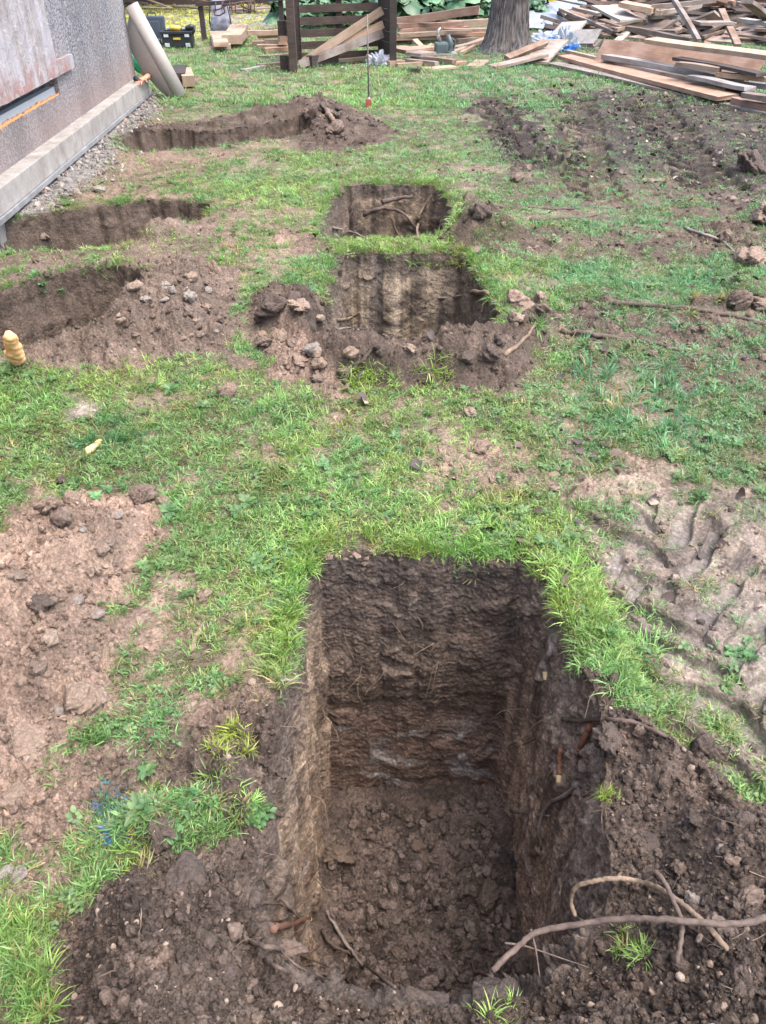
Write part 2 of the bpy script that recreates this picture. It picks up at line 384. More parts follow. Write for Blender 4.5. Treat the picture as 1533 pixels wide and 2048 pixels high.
def geval(X, Y, detail=True):
    """ground height, colour, wetness and grass cover at world points"""
    X = np.asarray(X, float); Y = np.asarray(Y, float)
    wx = X + .10 * fbm(X * 3, Y * 3, 3, 1); wy = Y + .10 * fbm(X * 3, Y * 3, 3, 2)
    Z = .018 * fbm(X * 1.3, Y * 1.3, 3, 3) + .02 * fbm(X * .3, Y * .3, 2, 4)
    far = sst(4, 9, Y)
    gn = fbm(X * 2.3, Y * 2.3, 4, 8)
    g2 = fbm(X * 7, Y * 7, 4, 9); g3 = fbm(X * 20, Y * 20, 3, 10); cov = np.clip(1.0 - .50 * sst(.12, .42, gn) - .36 * sst(.05, .34, g2) - .30 * sst(.0, .3, g3) + .25 * sst(.5, .15, np.hypot((X - .75) / 1.2, Y - 1.6)), 0, 1)
    base = lerp(np.array([.10, .085, .055]), np.array([.21, .165, .12]), sst(-.1, .35, gn + .5 * g2)[..., None])
    base = lerp(base, np.array([.085, .095, .04]), (sst(.1, -.3, gn + .5 * g2) * .6)[..., None])
    Cc = base; cl = np.zeros(X.shape); cr = np.zeros(X.shape); mu = np.zeros(X.shape)
    edge = fbm(X * 7, Y * 7, 4, 12)
    for poly, f, c, col, ty in PATCH:
        d = psdf(wx, wy, poly, f * 3 + .4)
        f = f * 1.35; m = sst(f, -f, d + f * (1.6 if f < .2 else 3.0) * edge) * np.clip(c + (1 - c) * 2.2 * fbm(X * 5, Y * 5, 3, 21) , 0, 1)
        if ty != 'clod': m = m * np.where(c < .95, sst(-.5 * c - .12, -.5 * c + .22, fbm(X * 6, Y * 6, 4, 22)), 1)
        cov = cov * (1 - m * (1 if ty == 'clod' else .9)); v = fbm(X * 4, Y * 4, 4, 31)[..., None]
        cc = col * (1 + .55 * v)
        Cc = lerp(Cc, cc, m[..., None])
        if ty == 'clod': cl = np.maximum(cl, m)
        elif ty == 'mud': mu = np.maximum(mu * (1 - m), m)
        else: cr = np.maximum(cr, m)
        if ty == 'clod': mu = mu * (1 - m)
    # subsoil showing through topsoil heaps
    tn = sst(.12, .42, fbm(X * 11, Y * 11, 4, 40)) * cl
    Cc = lerp(Cc, TAN * .8, (tn * .4 * sst(.06, .1, Cc[..., 0]))[..., None])
    rb = psdf(wx, wy, RUB, .5); rm = sst(.08, -.08, rb)
    Cc = lerp(Cc, GRV * .6, rm[..., None]); cov = cov * (1 - rm)
    for poly, h, wd in HEAP:
        d = psdf(wx, wy, poly, .8); t = sst(0, wd, -d)
        Z = Z + h * t * (1 + .55 * fbm(X * 5, Y * 5, 3, 44))
    tr = np.zeros(X.shape)
    for a, b, hw, pitch, dep in TRACKS:
        D = (b - a); L = np.hypot(*D); D = D / L; N = np.array([-D[1], D[0]])
        s = (wx - a[0]) * D[0] + (wy - a[1]) * D[1]; q = (wx - a[0]) * N[0] + (wy - a[1]) * N[1]
        m = sst(hw, hw * .8, np.abs(q)) * sst(-.1, .1, s) * sst(L + .1, L - .1, s)
        ph = (s + np.abs(q) * .9) / pitch + .5 * (q > 0); lug = sst(.30, .22, np.abs(ph - np.floor(ph) - .5 + .05 * fbm(X * 9, Y * 9, 2, 33)))
        Z = Z - dep * m * (.35 + .65 * lug) * (1 + .5 * edge); tr = np.maximum(tr, m * lug)
    nt_ = tr * sst(5, 4, Y); Cc = lerp(Cc, np.array([.155, .138, .128]), (nt_ * .75 * mu)[..., None])
    mu2 = np.clip(mu, 0, 1)
    mo = mu2 * sst(.02, .3, fbm(X * 5 + 3, Y * 5, 4, 97)); Cc = lerp(Cc, Cc * np.array([.55, .55, .58]), (mo * .8)[..., None])
    Cc = lerp(Cc, np.array([.10, .12, .06]), (mu2 * .55 * sst(.12, .35, fbm(X * 8, Y * 8, 4, 98)))[..., None])
    for p in PITS:      # crumbled lip, trampled turf
        d = psdf(X, Y, p['poly'], .35)
        lip = sst(.10, .0, d)
        Z = Z - .012 * lip
        cov = np.where(d < .02, cov * .3, cov)
        Cc = lerp(Cc, BRN * .8, (sst(.05, .01, d) * .7)[..., None])
    Z0 = Z
    if detail:
        soil = np.clip(cl + cr * .6 + mu2 * .5, 0, 1)
        m = soil > .02
        x = X[m]; y = Y[m]; wxx = x + .02 * fbm(x * 20, y * 20, 2, 50); wyy = y + .02 * fbm(x * 20, y * 20, 2, 51)
        dz = np.zeros(x.shape)
        for sc, am, sd, lo, hi in ((7, .034, 60, .86, .96), (17, .010, 61, .78, .95), (40, .004, 62, .6, .9), (95, .0025, 63, .4, .8)):
            dz += am * clods(wxx * sc, wyy * sc, sd, lo, hi)
        dz += .040 * np.abs(fbm(wxx * 13, wyy * 13, 7, 64, .68)) ** .9 + .006 * fbm(x * 110, y * 110, 3, 66, .7) + .012 * np.clip(fbm(x * 9, y * 9, 4, 65, .6), -.3, 1)
        dz = dz * cl[m] + .014 * cr[m] * np.clip(fbm(x * 34, y * 34, 4, 70) * 1.6 + .2, 0, 2) + .006 * cr[m] * fbm(x * 90, y * 90, 2, 71)
        dz *= 1 - .75 * (nt_[m] * mu2[m]); dz += mu2[m] * sst(6, 8, y) * .05 * fbm(x * 5, y * 5, 4, 76) + mu2[m] * .022 * np.abs(fbm(x * 6, y * 9, 4, 72)) + mu2[m] * .010 * fbm(x * 22, y * 22, 3, 73) + .016 * soil[m] * fbm(x * 15, y * 15, 4, 74) + .006 * soil[m] * fbm(x * 80, y * 80, 3, 75)
        Z = Z.copy(); Z[m] += dz
        Z = Z + (1 - soil) * .008 * fbm(X * 25, Y * 25, 3, 80)
        # fine noise varies the soil tone at random
        Cc = Cc.copy(); Cc[m] *= (1 + .25 * fbm(x * 30, y * 30, 3, 90))[:, None]
    wet = np.clip(mu2 * (.4 + 1.2 * fbm(X * 4, Y * 4, 3, 95)) + 1.2 * nt_ * mu2, 0, 1.6)
    return Z, np.clip(Cc, .01, .7), wet, np.clip(cov, 0, 1), Z0, cl, rm

def zc(y): return np.maximum(y * CP + CH * SP, .9)
pys = np.r_[np.arange(2330, 800, -2.2), np.arange(800, 520, -1.3), np.arange(520, 180, -.9), np.arange(180, -1, -2)]
yr = np.array([G(766, p).y for p in pys]); yr = yr[(yr > .12)]
yr = np.r_[np.linspace(-8, -.6, 12), np.linspace(-.4, yr[0] - .02, 14), yr, np.geomspace(yr[-1] * 1.1, 220, 24)]
ui = np.linspace(-1, 1, 950); uo = np.geomspace(1.02, 14, 26)
uu = np.r_[-uo[::-1], ui, uo]
hw = .58 * zc(yr)
XX = uu[None, :] * hw[:, None]; YY = np.repeat(yr[:, None], len(uu), 1)
nr, nc = XX.shape; XX = XX.ravel(); YY = YY.ravel()
ZZ, CC, WW, CV, _, _, _ = geval(XX, YY)
F = gridF(nr, nc)
fx = XX[F].mean(1); fy = YY[F].mean(1); keep = np.ones(len(F), bool)
for p in PITS: keep &= psdf(fx, fy, p['out'][::3] if len(p['out']) > 600 else p['out'], .05) > 0
F = F[keep]
me = npmesh('ground', np.stack([XX, YY, ZZ], 1), F, M_EARTH); setcol(me, 'Col', CC); setf(me, 'wet', WW)
ground = link(bpy.data.objects.new('ground', me)); tag(ground, kind='structure')
del F, fx, fy

# ------------------------------------------------------------------ pits
SURF = [ground]
def floor_z(p, X, Y, full=True):
    d = p['d']; z = -d + .03 * fbm(X * 3, Y * 3, 3, 7)
    dist = -psdf(X, Y, p['out'][::6], .3); z = z + .05 * sst(.12, 0, dist)
    if full:
        a = X + .02 * fbm(X * 15, Y * 15, 2, 3); b = Y + .02 * fbm(X * 15, Y * 15, 2, 4)
        for sc, am, sd, lo, hi in ((8, .045, 160, .84, .95), (17, .020, 161, .72, .92), (38, .008, 162, .55, .85), (80, .005, 163, .4, .8)):
            z = z + am * clods(a * sc, b * sc, sd, lo, hi)
        z = z + .01 * fbm(X * 60, Y * 60, 3, 5) + .055 * np.abs(fbm(a * 13, b * 13, 7, 6, .68))
    return z
PLAB = dict(near='large rectangular pit dug in the lawn with clods of earth on its floor', mid='square-cut pit with a pale tan rear face and a mound along its front', far='pit with roots hanging over its rear face',
            left_mid='long shallow pit beside the house plinth with turf at its right end', left_near='pit at the left edge beside a heap of crumbly soil', left_far='narrow trench running from the house to a dark earth heap')
for p in PITS:
    o = p['out']; n = len(o); near = p['k'] == 'near'
    area = .5 * np.sum(o[:, 0] * np.roll(o[:, 1], -1) - np.roll(o[:, 0], -1) * o[:, 1])
    if area < 0: o = o[::-1].copy(); p['out'] = o
    t = np.roll(o, -3, 0) - np.roll(o, 3, 0); t /= np.linalg.norm(t, axis=1)[:, None]
    for _ in range(12): t = (np.roll(t, 1, 0) + t + np.roll(t, -1, 0)) / 3
    t /= np.linalg.norm(t, axis=1)[:, None]
    inn = np.stack([-t[:, 1], t[:, 0]], 1)          # inward for CCW outline
    zt, ct = geval(o[:, 0], o[:, 1])[:2]
    dep = np.arange(0, p['d'] + .08, p['ds']); m = len(dep)
    S = np.arange(n)[None, :] * p['ds'] + np.zeros((m, 1)); D = dep[:, None] + np.zeros((1, n))
    ox = o[:, 0][None, :]; oy = o[:, 1][None, :]
    back = sst(.55, .85, inn[:, 1] * -1)[None, :] * np.ones((m, 1))     # faces the camera
    leftw = sst(.55, .85, inn[:, 0])[None, :] * np.ones((m, 1)); rightw = sst(.5, .85, -inn[:, 0])[None, :] * np.ones((m, 1))
    q = fbm(ox * 5 + 0 * D, oy * 5 + D * 6, 4, 100)
    off = (.018 if near else .014) * q + .008 * fbm(S * 20, D * 20, 4, 101)
    off = off + .004 * fbm(S * 26, D * 1.8, 3, 102) * (1 - .5 * back)                     # vertical scrapes
    fl = fbm(S * 13 + .5 * q, D * 52, 4, 103); zone = sst(.02, .38, fbm(S * 4.2, D * 4.2, 4, 104))
    off = off + (.010 if near else .005) * np.maximum(fl, -.05) * zone * (.1 + back)                   # torn flakes
    off = off + .006 * fbm(S * 90, D * 90, 3, 105)
    off = off + .016 * clods(S * 11 + q, D * 11 + q, 106, .88, .97) + .002 * clods(S * 45 + q * 3, D * 60, 116, .4, .8)
    gv = fbm(S * 7, D * .6, 2, 107); off = off - .007 * sst(.25, .4, gv) * back + .012 * np.abs(fbm(S * 10, D * 11, 6, 121, .66))                         # bucket-tooth grooves
    if near:
        off = off - .035 * back * sst(.60, .82, D + .22 * q); er = rightw * .045 * sst(1.75, 1.35, oy); off = off + er * sst(.0, .42, D + .08 * q) - .02 * rightw
        off = off + (.024 * clods(S * 18 + q, D * 18, 109, .4, .8) + .012 * clods(S * 42, D * 42 + q, 119, .3, .7)) * sst(.5, .25, D) * np.clip(rightw * .45 + (oy < .8), 0, 1)
        frt = sst(.5, .85, inn[:, 1])[None, :]; off = off + frt * .10 * sst(0, .3, D)
    else: off = off + .03 * sst(0, .3, D)
    off = off * sst(0, .03, D)
    if p['k'].startswith('left'): off = off + .05 * sst(0, .4, D)
    PX = ox + inn[:, 0][None, :] * off; PY = oy + inn[:, 1][None, :] * off
    PZ = zt[None, :] * sst(.25, 0, D) - D + .006 * fbm(S * 25, D * 25, 3, 108) * sst(0, .03, D)
    # colour by soil horizon, plus painted light on the near pit's side walls
    nz = fbm(S * 4, D * 6, 4, 110); vs = fbm(S * 18, D * 1.6, 3, 111); fz = fbm(S * 14, D * 30, 4, 112)
    dd = D + .10 * nz
    if near:
        c = lerp(np.array([.084, .065, .053]), np.array([.100, .075, .058]), sst(.25, .7, dd)[..., None])
        c = lerp(c, np.array([.13, .092, .073]), sst(.66, .9, dd + .15 * q)[..., None])
        gr = sst(.78, 1.0, dd) * sst(.05, .35, fbm(S * 6, D * 12, 4, 113)); c = lerp(c, np.array([.235, .215, .205]), (gr * .75)[..., None])
        rd = sst(.8, 1.1, dd) * sst(.1, .4, fbm(S * 7, D * 9, 4, 114)); c = lerp(c, np.array([.19, .11, .075]), (rd * .35)[..., None])
        c = lerp(c, np.array([.20, .152, .112]), (leftw * sst(.75, 1.0, oy) * sst(-.35, .25, .3 * vs + nz) * sst(.08, .3, D) * .95)[..., None])  # left wall paler: light from the right painted into its colour
        c = lerp(c, np.array([.24, .175, .13]), (rightw * sst(-.3, .3, vs) * sst(.15, .5, D) * .8)[..., None])  # right wall painted lighter to offset its shade
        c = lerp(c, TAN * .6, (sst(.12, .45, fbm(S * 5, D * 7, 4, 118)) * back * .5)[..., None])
        c = lerp(c, np.array([.15, .115, .09]), (rightw * sst(.4, .2, dd) * .7)[..., None]); c = c * (1 + .35 * rightw)[..., None]  # right wall colour brightened further against shade
    elif p['k'] in ('mid', 'far'):
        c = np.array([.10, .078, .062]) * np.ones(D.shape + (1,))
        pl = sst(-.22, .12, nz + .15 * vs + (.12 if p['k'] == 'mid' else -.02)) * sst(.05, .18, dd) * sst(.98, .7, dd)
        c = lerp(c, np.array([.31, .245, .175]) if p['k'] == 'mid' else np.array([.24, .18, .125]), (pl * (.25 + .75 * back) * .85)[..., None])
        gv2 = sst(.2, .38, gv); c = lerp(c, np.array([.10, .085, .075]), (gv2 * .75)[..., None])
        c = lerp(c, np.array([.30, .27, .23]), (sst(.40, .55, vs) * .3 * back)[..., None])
    else:
        c = lerp(np.array([.085, .064, .050]), np.array([.20, .14, .10]), sst(.25, .6, dd + .15 * vs)[..., None])
    c = c * (1.6 if near else 1.3) * (1 + .35 * fbm(S * 20, D * 20, 4, 119) + .15 * vs)[..., None]
    tw = sst(.04, 0, D)[..., None]; c = lerp(c, ct[None, :, :] * .9, tw * .5)
    # outer lip tucked under the turf
    V = np.concatenate([np.stack([o[:, 0] - inn[:, 0] * .03, o[:, 1] - inn[:, 1] * .03, zt - .02], 1)[None], np.stack([PX, PY, PZ], -1)], 0)
    cc = np.concatenate([ct[None], c], 0)
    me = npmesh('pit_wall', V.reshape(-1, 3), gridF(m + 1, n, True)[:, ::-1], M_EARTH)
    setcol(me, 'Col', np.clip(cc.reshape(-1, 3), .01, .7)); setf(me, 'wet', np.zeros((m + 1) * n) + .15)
    root = empty('foundation_pit', (float(o[:, 0].mean()), float(o[:, 1].mean()), 0)); tag(root, PLAB[p['k']], 'pit', kind='structure')
    wl = link(bpy.data.objects.new('pit_wall', me)); wl.parent = root; wl.matrix_parent_inverse = Matrix.Translation(root.location).inverted()
    lo = o.min(0) - .02; hi = o.max(0) + .02; ds = p['ds'] * 1.15
    gx = np.arange(lo[0], hi[0], ds); gy = np.arange(lo[1], hi[1], ds); A, B = np.meshgrid(gx, gy)
    z = floor_z(p, A.ravel(), B.ravel())
    fl1 = fbm(A.ravel() * 6, B.ravel() * 6, 4, 120)
    fc = lerp(np.array([.10, .077, .066]), np.array([.20, .152, .128]), sst(-.2, .35, fl1)[:, None])
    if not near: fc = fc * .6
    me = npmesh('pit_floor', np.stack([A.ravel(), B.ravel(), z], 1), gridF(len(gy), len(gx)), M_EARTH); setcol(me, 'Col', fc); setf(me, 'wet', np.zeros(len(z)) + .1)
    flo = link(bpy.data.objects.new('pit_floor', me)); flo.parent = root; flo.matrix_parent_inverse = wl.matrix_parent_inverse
    SURF += [wl, flo]
bpy.context.view_layer.update()
CAMP = Vector((0, 0, CH))
def hit(px, py, lift=0.0, fallback=0.0):
    """world point where the sight line of that photo pixel meets the dug ground"""
    d = raydir(px, py).normalized(); best = None
    for o in SURF:
        mi = o.matrix_world.inverted()
        ok, loc, nrm, _ = o.ray_cast(mi @ CAMP, (mi.to_3x3() @ d).normalized())
        if ok:
            w_ = o.matrix_world @ loc; dist = (w_ - CAMP).length
            if best is None or dist < best[0]: best = (dist, w_, nrm)
    if best is None: return G(px, py, fallback)
    n_ = best[2]; n_ = n_ if n_.dot(d) < 0 else -n_
    return best[1] + n_ * lift
def gz(x, y): return float(geval(np.array([x]), np.array([y]))[0][0])

#==SCATTER==
# ------------------------------------------------------------------ scatter by geometry nodes (only for uncountable stuff)
def protos(name, meshes):
    c = bpy.data.collections.new(name)
    for i, m in enumerate(meshes): c.objects.link(bpy.data.objects.new('%s_%02d' % (name, i), m))
    return c
def scatter(name, pts, rot, scl, idx, colr, coll, label, cat):
    me = bpy.data.meshes.new(name); n = len(pts); me.vertices.add(n); me.vertices.foreach_set('co', np.asarray(pts, np.float32).ravel())
    a = me.attributes.new('rot', 'FLOAT_VECTOR', 'POINT'); a.data.foreach_set('vector', np.asarray(rot, np.float32).ravel())
    a = me.attributes.new('scl', 'FLOAT_VECTOR', 'POINT'); a.data.foreach_set('vector', np.asarray(scl, np.float32).ravel())
    a = me.attributes.new('idx', 'INT', 'POINT'); a.data.foreach_set('value', np.asarray(idx, np.int32))
    setcol(me, 'Col', colr)
    o = link(bpy.data.objects.new(name, me)); tag(o, label, cat, kind='stuff')
    g = bpy.data.node_groups.new(name, 'GeometryNodeTree')
    g.interface.new_socket('Geometry', in_out='INPUT', socket_type='NodeSocketGeometry'); g.interface.new_socket('Geometry', in_out='OUTPUT', socket_type='NodeSocketGeometry')
    gi = g.nodes.new('NodeGroupInput'); go = g.nodes.new('NodeGroupOutput'); ip = g.nodes.new('GeometryNodeInstanceOnPoints')
    ci = g.nodes.new('GeometryNodeCollectionInfo'); ci.inputs['Collection'].default_value = coll; ci.inputs['Separate Children'].default_value = True; ci.inputs['Reset Children'].default_value = True
    def na(nm, ty):
        q = g.nodes.new('GeometryNodeInputNamedAttribute'); q.data_type = ty; q.inputs['Name'].default_value = nm; return [s for s in q.outputs if s.enabled][0]
    er = g.nodes.new('FunctionNodeEulerToRotation')
    L = g.links.new
    L(gi.outputs[0], ip.inputs['Points']); L(ci.outputs[0], ip.inputs['Instance']); ip.inputs['Pick Instance'].default_value = True
    L(na('idx', 'INT'), ip.inputs['Instance Index']); L(na('rot', 'FLOAT_VECTOR'), er.inputs[0]); L(er.outputs[0], ip.inputs['Rotation']); L(na('scl', 'FLOAT_VECTOR'), ip.inputs['Scale'])
    L(ip.outputs[0], go.inputs[0])
    md = o.modifiers.new('scatter', 'NODES'); md.node_group = g
    return o

def clod_mesh(name, seed, mat, sub=2, rough=.35, angular=False):
    rs = np.random.RandomState(seed)
    bm = bmesh.new(); bmesh.ops.create_icosphere(bm, subdivisions=sub, radius=1)
    st = Vector(rs.uniform(.65, 1.15, 3)); ph = rs.uniform(0, 50, 3)
    pl = [(Vector(rs.normal(size=3)).normalized(), rs.uniform(.55, .85) if angular else rs.uniform(.72, .95)) for _ in range(9 if angular else 6)]
    V = np.array([v.co[:] for v in bm.verts])
    n = fbm(V[:, 0] * 1.3 + ph[0] + V[:, 2], V[:, 1] * 1.3 + ph[1] - V[:, 2] * .7, 4, seed); n2 = fbm(V[:, 0] * 4 + ph[2] + V[:, 2] * 3, V[:, 1] * 4 - V[:, 2] * 2, 3, seed + 1)
    n3 = np.abs(fbm(V[:, 0] * 5 + V[:, 2] * 4 + ph[1], V[:, 1] * 5 - V[:, 2] * 5, 4, seed + 2, .65)) if sub > 2 else n2 * 0
    bm.verts.index_update()
    for v, a, b in zip(bm.verts, n, n2):
        r = 1 + rough * 1.5 * a + rough * .45 * b
        for nn, dd in pl:
            k = v.co.dot(nn) * r
            if k > dd: r *= lerp(1, dd / k, .85)
        v.co = Vector((v.co.x * st.x, v.co.y * st.y, v.co.z * st.z)) * (r * (1 + rough * .5 * n3[v.index]))
    me = bpy.data.meshes.new(name); bm.to_mesh(me); bm.free(); me.materials.append(mat)
    if not angular: me.polygons.foreach_set('use_smooth', [True] * len(me.polygons))
    return me
CL = protos('clod_kind', [clod_mesh('clod_kind', 200 + i, M_CLOD, 3, .85) for i in range(9)])
M_RUB = NT('rubble'); _P = M_RUB.n('ShaderNodeNewGeometry').outputs['Position']
_c = M_RUB.mix(1, M_RUB.attr('Col', 'INSTANCER').outputs['Color'], M_RUB.ramp(M_RUB.noise(_P, 60, 5, .7), [(.3, .7), (.7, 1.3)]), 'MULTIPLY')
M_RUB = M_RUB.pr(_c, .85, 0, M_RUB.bump(M_RUB.noise(_P, 150, 4, .7), .6, .004), .4)
RBK = protos('rubble_kind', [clod_mesh('rubble_kind', 300 + i, M_RUB, 2, .3, True) for i in range(8)])

# ---- crumbs and clods of soil
def cand(n, y0, y1, pw=1.0, xs=1.0):
    """random ground points in the wedge of lawn ahead, denser nearer"""
    u = R.rand(n); y = (y0 ** (1 - pw) + u * (y1 ** (1 - pw) - y0 ** (1 - pw))) ** (1 / (1 - pw)) if pw != 1 else y0 * (y1 / y0) ** u
    x = R.uniform(-1, 1, n) * .56 * zc(y) * xs
    return x, y
def inpit(x, y, grow=0.0):
    m = np.zeros(x.shape, bool)
    for p in PITS: m |= psdf(x, y, p['poly'], .3) < grow
    return m
x, y = cand(150000, .35, 11, 1.7)
Z, C, W_, cov, Z0, cl, rm = geval(x, y)
soil = np.clip(1 - cov, 0, 1)
pr_ = np.clip(.035 + cl * .12 + .10 * sst(.4, .9, soil), 0, 1) * (1 - W_)
k = (R.rand(len(x)) < pr_) & ~inpit(x, y, .005)
x, y, Z, C = x[k], y[k], Z[k], C[k]; n = len(x)
s = .0018 + .009 * R.rand(n) ** 6 + .0013 * y
sc = s[:, None] * R.uniform(.7, 1.3, (n, 3))
SX, SR, SS, SI, SCo = [np.stack([x, y, Z + s * .1], 1)], [R.uniform(0, 6.28, (n, 3))], [sc], [R.randint(0, 9, n)], [C * R.uniform(.7, 1.45, n)[:, None]]
# floors
for p in PITS:
    near = p['k'] == 'near'; lo = p['out'].min(0); hi = p['out'].max(0); n = 9500 if near else 500
    x = R.uniform(lo[0], hi[0], n); y = R.uniform(lo[1], hi[1], n); m = psdf(x, y, p['out'][::6]) < -.05; x, y = x[m], y[m]; n = len(x)
    Z = floor_z(p, x, y); s = (.0025 + .020 * R.rand(n) ** 8) if near else .01 + .03 * R.rand(n) ** 3
    SX.append(np.stack([x, y, Z + s * .2], 1)); SR.append(R.uniform(0, 6.28, (n, 3))); SS.append(s[:, None] * R.uniform(.7, 1.3, (n, 3))); SI.append(R.randint(0, 9, n))
    SCo.append(lerp(np.array([.11, .085, .072]), np.array([.27, .21, .18]), R.rand(n, 1)))
scatter('soil_crumbs', np.concatenate(SX), np.concatenate(SR), np.concatenate(SS), np.concatenate(SI), np.concatenate(SCo), CL, 'loose brown crumbs and small clods of dug earth', 'soil')
# ---- rubble strip by the house
lo = RUB.min(0) - .3; hi = RUB.max(0) + .35; x = R.uniform(lo[0], hi[0], 16000); y = R.uniform(lo[1], hi[1], 16000)
d = psdf(x, y, RUB, .6); k = (R.rand(len(x)) < sst(.30, -.12, d) * .5) & ~inpit(x, y, .02); x, y = x[k], y[k]; n = len(x)
Z = geval(x, y)[0]; s = .005 + .024 * R.rand(n) ** 4
cc = lerp(np.array([.30, .28, .26]), np.array([.20, .16, .13]), R.rand(n, 1)) * R.uniform(.5, 1.35, n)[:, None]; red = R.rand(n) < .015; cc[red] = (.36, .16, .09)
scatter('rubble_strip', np.stack([x, y, Z + s * .3], 1), R.uniform(0, 6.28, (n, 3)), s[:, None] * R.uniform(.5, 1.3, (n, 3)), R.randint(0, 8, n), cc, RBK, 'pale broken plaster and stone rubble along the house plinth', 'rubble')
# small pale pebbles on heaps and mud
x, y = cand(9000, .4, 9, 1.5); Z, C, W_, cov, Z0, cl, rm = geval(x, y)
k = (R.rand(len(x)) < sst(.35, .9, 1 - cov) * .2) & ~inpit(x, y, .01); x, y, Z = x[k], y[k], Z[k]; n = len(x); s = .0022 + .009 * R.rand(n) ** 5 + .0008 * y
cc = lerp(np.array([.20, .15, .115]), np.array([.36, .29, .23]), R.rand(n, 1) ** 3)
scatter('pebbles', np.stack([x, y, Z + s * .4], 1), R.uniform(0, 6.28, (n, 3)), s[:, None] * R.uniform(.6, 1.3, (n, 3)), R.randint(0, 8, n), cc, RBK, 'small pale stones sprinkled over the dug soil', 'pebbles')

# ---- grass
def tuft_mesh(name, seed, nb, ln, spread, lean, wid, flat=0):
    rs = np.random.RandomState(seed); V = []; Fq = []; bl = []
    for b in range(nb):
        a = rs.uniform(0, 6.283); r = spread * math.sqrt(rs.rand()); bx, by = r * math.cos(a), r * math.sin(a)
        L = ln * rs.uniform(.45, 1.15); az = a + rs.normal(0, 1.0); th = abs(rs.normal(lean, .28)); curl = rs.uniform(.3, 1.5) + flat
        w_ = wid * rs.uniform(.6, 1.3); tw = rs.uniform(-.6, .6); val = rs.rand(); base = len(V); px = bx; py = by; pz = -.004; K = 4
        dx, dy = math.cos(az), math.sin(az); sx, sy = -dy, dx
        for k_ in range(K + 1):
            t_ = k_ / K; ww = w_ * (1 - t_ ** 2.2) * .5 + .0002
            ca = math.cos(tw * t_); 
            V.append((px - sx * ww * ca, py - sy * ww * ca, pz - ww * math.sin(tw * t_))); V.append((px + sx * ww * ca, py + sy * ww * ca, pz + ww * math.sin(tw * t_))); bl += [val, val]
            ang = th + curl * t_; st = L / K; px += dx * math.sin(ang) * st; py += dy * math.sin(ang) * st; pz += math.cos(ang) * st
            pz = max(pz, .002)
            if k_ < K: i = base + k_ * 2; Fq.append((i, i + 1, i + 3, i + 2))
    me = npmesh(name, V, Fq, M_GRASS); setf(me, 'bl', bl); return me
def leaf_mesh(name, seed, nl, ln, wd, up, mat, jag=0, seg=5):
    rs = np.random.RandomState(seed); V = []; Fq = []; bl = []
    for b in range(nl):
        az = 6.283 * (b + rs.uniform(-.3, .3)) / nl; th = up + rs.uniform(-.25, .25); L = ln * rs.uniform(.6, 1.15); st0 = L * rs.uniform(.25, .5) if jag == 0 else .1 * L
        dx, dy = math.cos(az), math.sin(az); sx, sy = -dy, dx; val = rs.rand(); base = len(V); hor = math.cos(th); ver = math.sin(th)
        for k_ in range(seg + 1):
            t_ = k_ / seg; w_ = wd * (math.sin(math.pi * min(t_ * .93 + .07, 1)) ** .7) * .5 * (1 + (jag * (1 if k_ % 2 else -.5)))
            r = st0 + L * t_; dr = .25 * L * t_ * t_
            V += [(dx * r * hor - sx * w_, dy * r * hor - sy * w_, r * ver - dr + w_ * .35), (dx * r * hor, dy * r * hor, r * ver - dr), (dx * r * hor + sx * w_, dy * r * hor + sy * w_, r * ver - dr + w_ * .35)]; bl += [val, val * .9, val]
            if k_ < seg: i = base + k_ * 3; Fq += [(i, i + 1, i + 4, i + 3), (i + 1, i + 2, i + 5, i + 4)]
    me = npmesh(name, V, Fq, mat); setf(me, 'bl', bl); return me
GK = protos('grass_kind', [tuft_mesh('grass_kind', 400 + i, 13, .050, .024, .70, .0036, .2) for i in range(5)] +
     [tuft_mesh('grass_kind', 410 + i, 12, .042, .028, 1.05, .0036, .5) for i in range(3)] +
     [tuft_mesh('grass_kind', 420 + i, 18, .085, .018, .50, .0042, .4) for i in range(4)] +
     [tuft_mesh('grass_kind', 430 + i, 9, .06, .025, 1.15, .004, .2) for i in range(2)])
SX, SR, SS, SI, SCo = [], [], [], [], []
LIME = np.array([.26, .42, .12]); MIDG = np.array([.17, .315, .11]); COOL = np.array([.12, .275, .145]); DRY = np.array([.33, .29, .14]); OLIVE = np.array([.16, .19, .075])
def gcol(x, y, n):
    a = fbm(x * 1.1, y * 1.1, 3, 500); b = fbm(x * 4, y * 4, 3, 501)
    c = lerp(MIDG, LIME, sst(-.15, .3, a + .4 * b)[:, None]); c = lerp(c, COOL, (sst(.2, 1.4, x + .5 * a) * .75)[:, None]); c = lerp(c, COOL * 1.15, (sst(5, 9, y) * .35)[:, None])
    c = lerp(c, OLIVE, (sst(.1, .4, b) * .6)[:, None]); pe = psdf(x, y, PITS[0]['poly'], .5); c = lerp(c, LIME * 1.05, (sst(.40, .1, pe) * sst(1.2, 1.7, y) * .75)[:, None])
    dk = R.rand(n) < .10; c[dk] = lerp(c[dk], DRY, .8)
    sun_tint = sst(15.5, 17.5, y) * sst(-1.8, -3, x); c = lerp(c, np.array([.62, .64, .12]), (sun_tint * .9)[:, None])  # sunlit patch of far lawn painted into the blade colour
    return c * R.uniform(.72, 1.35, n)[:, None]
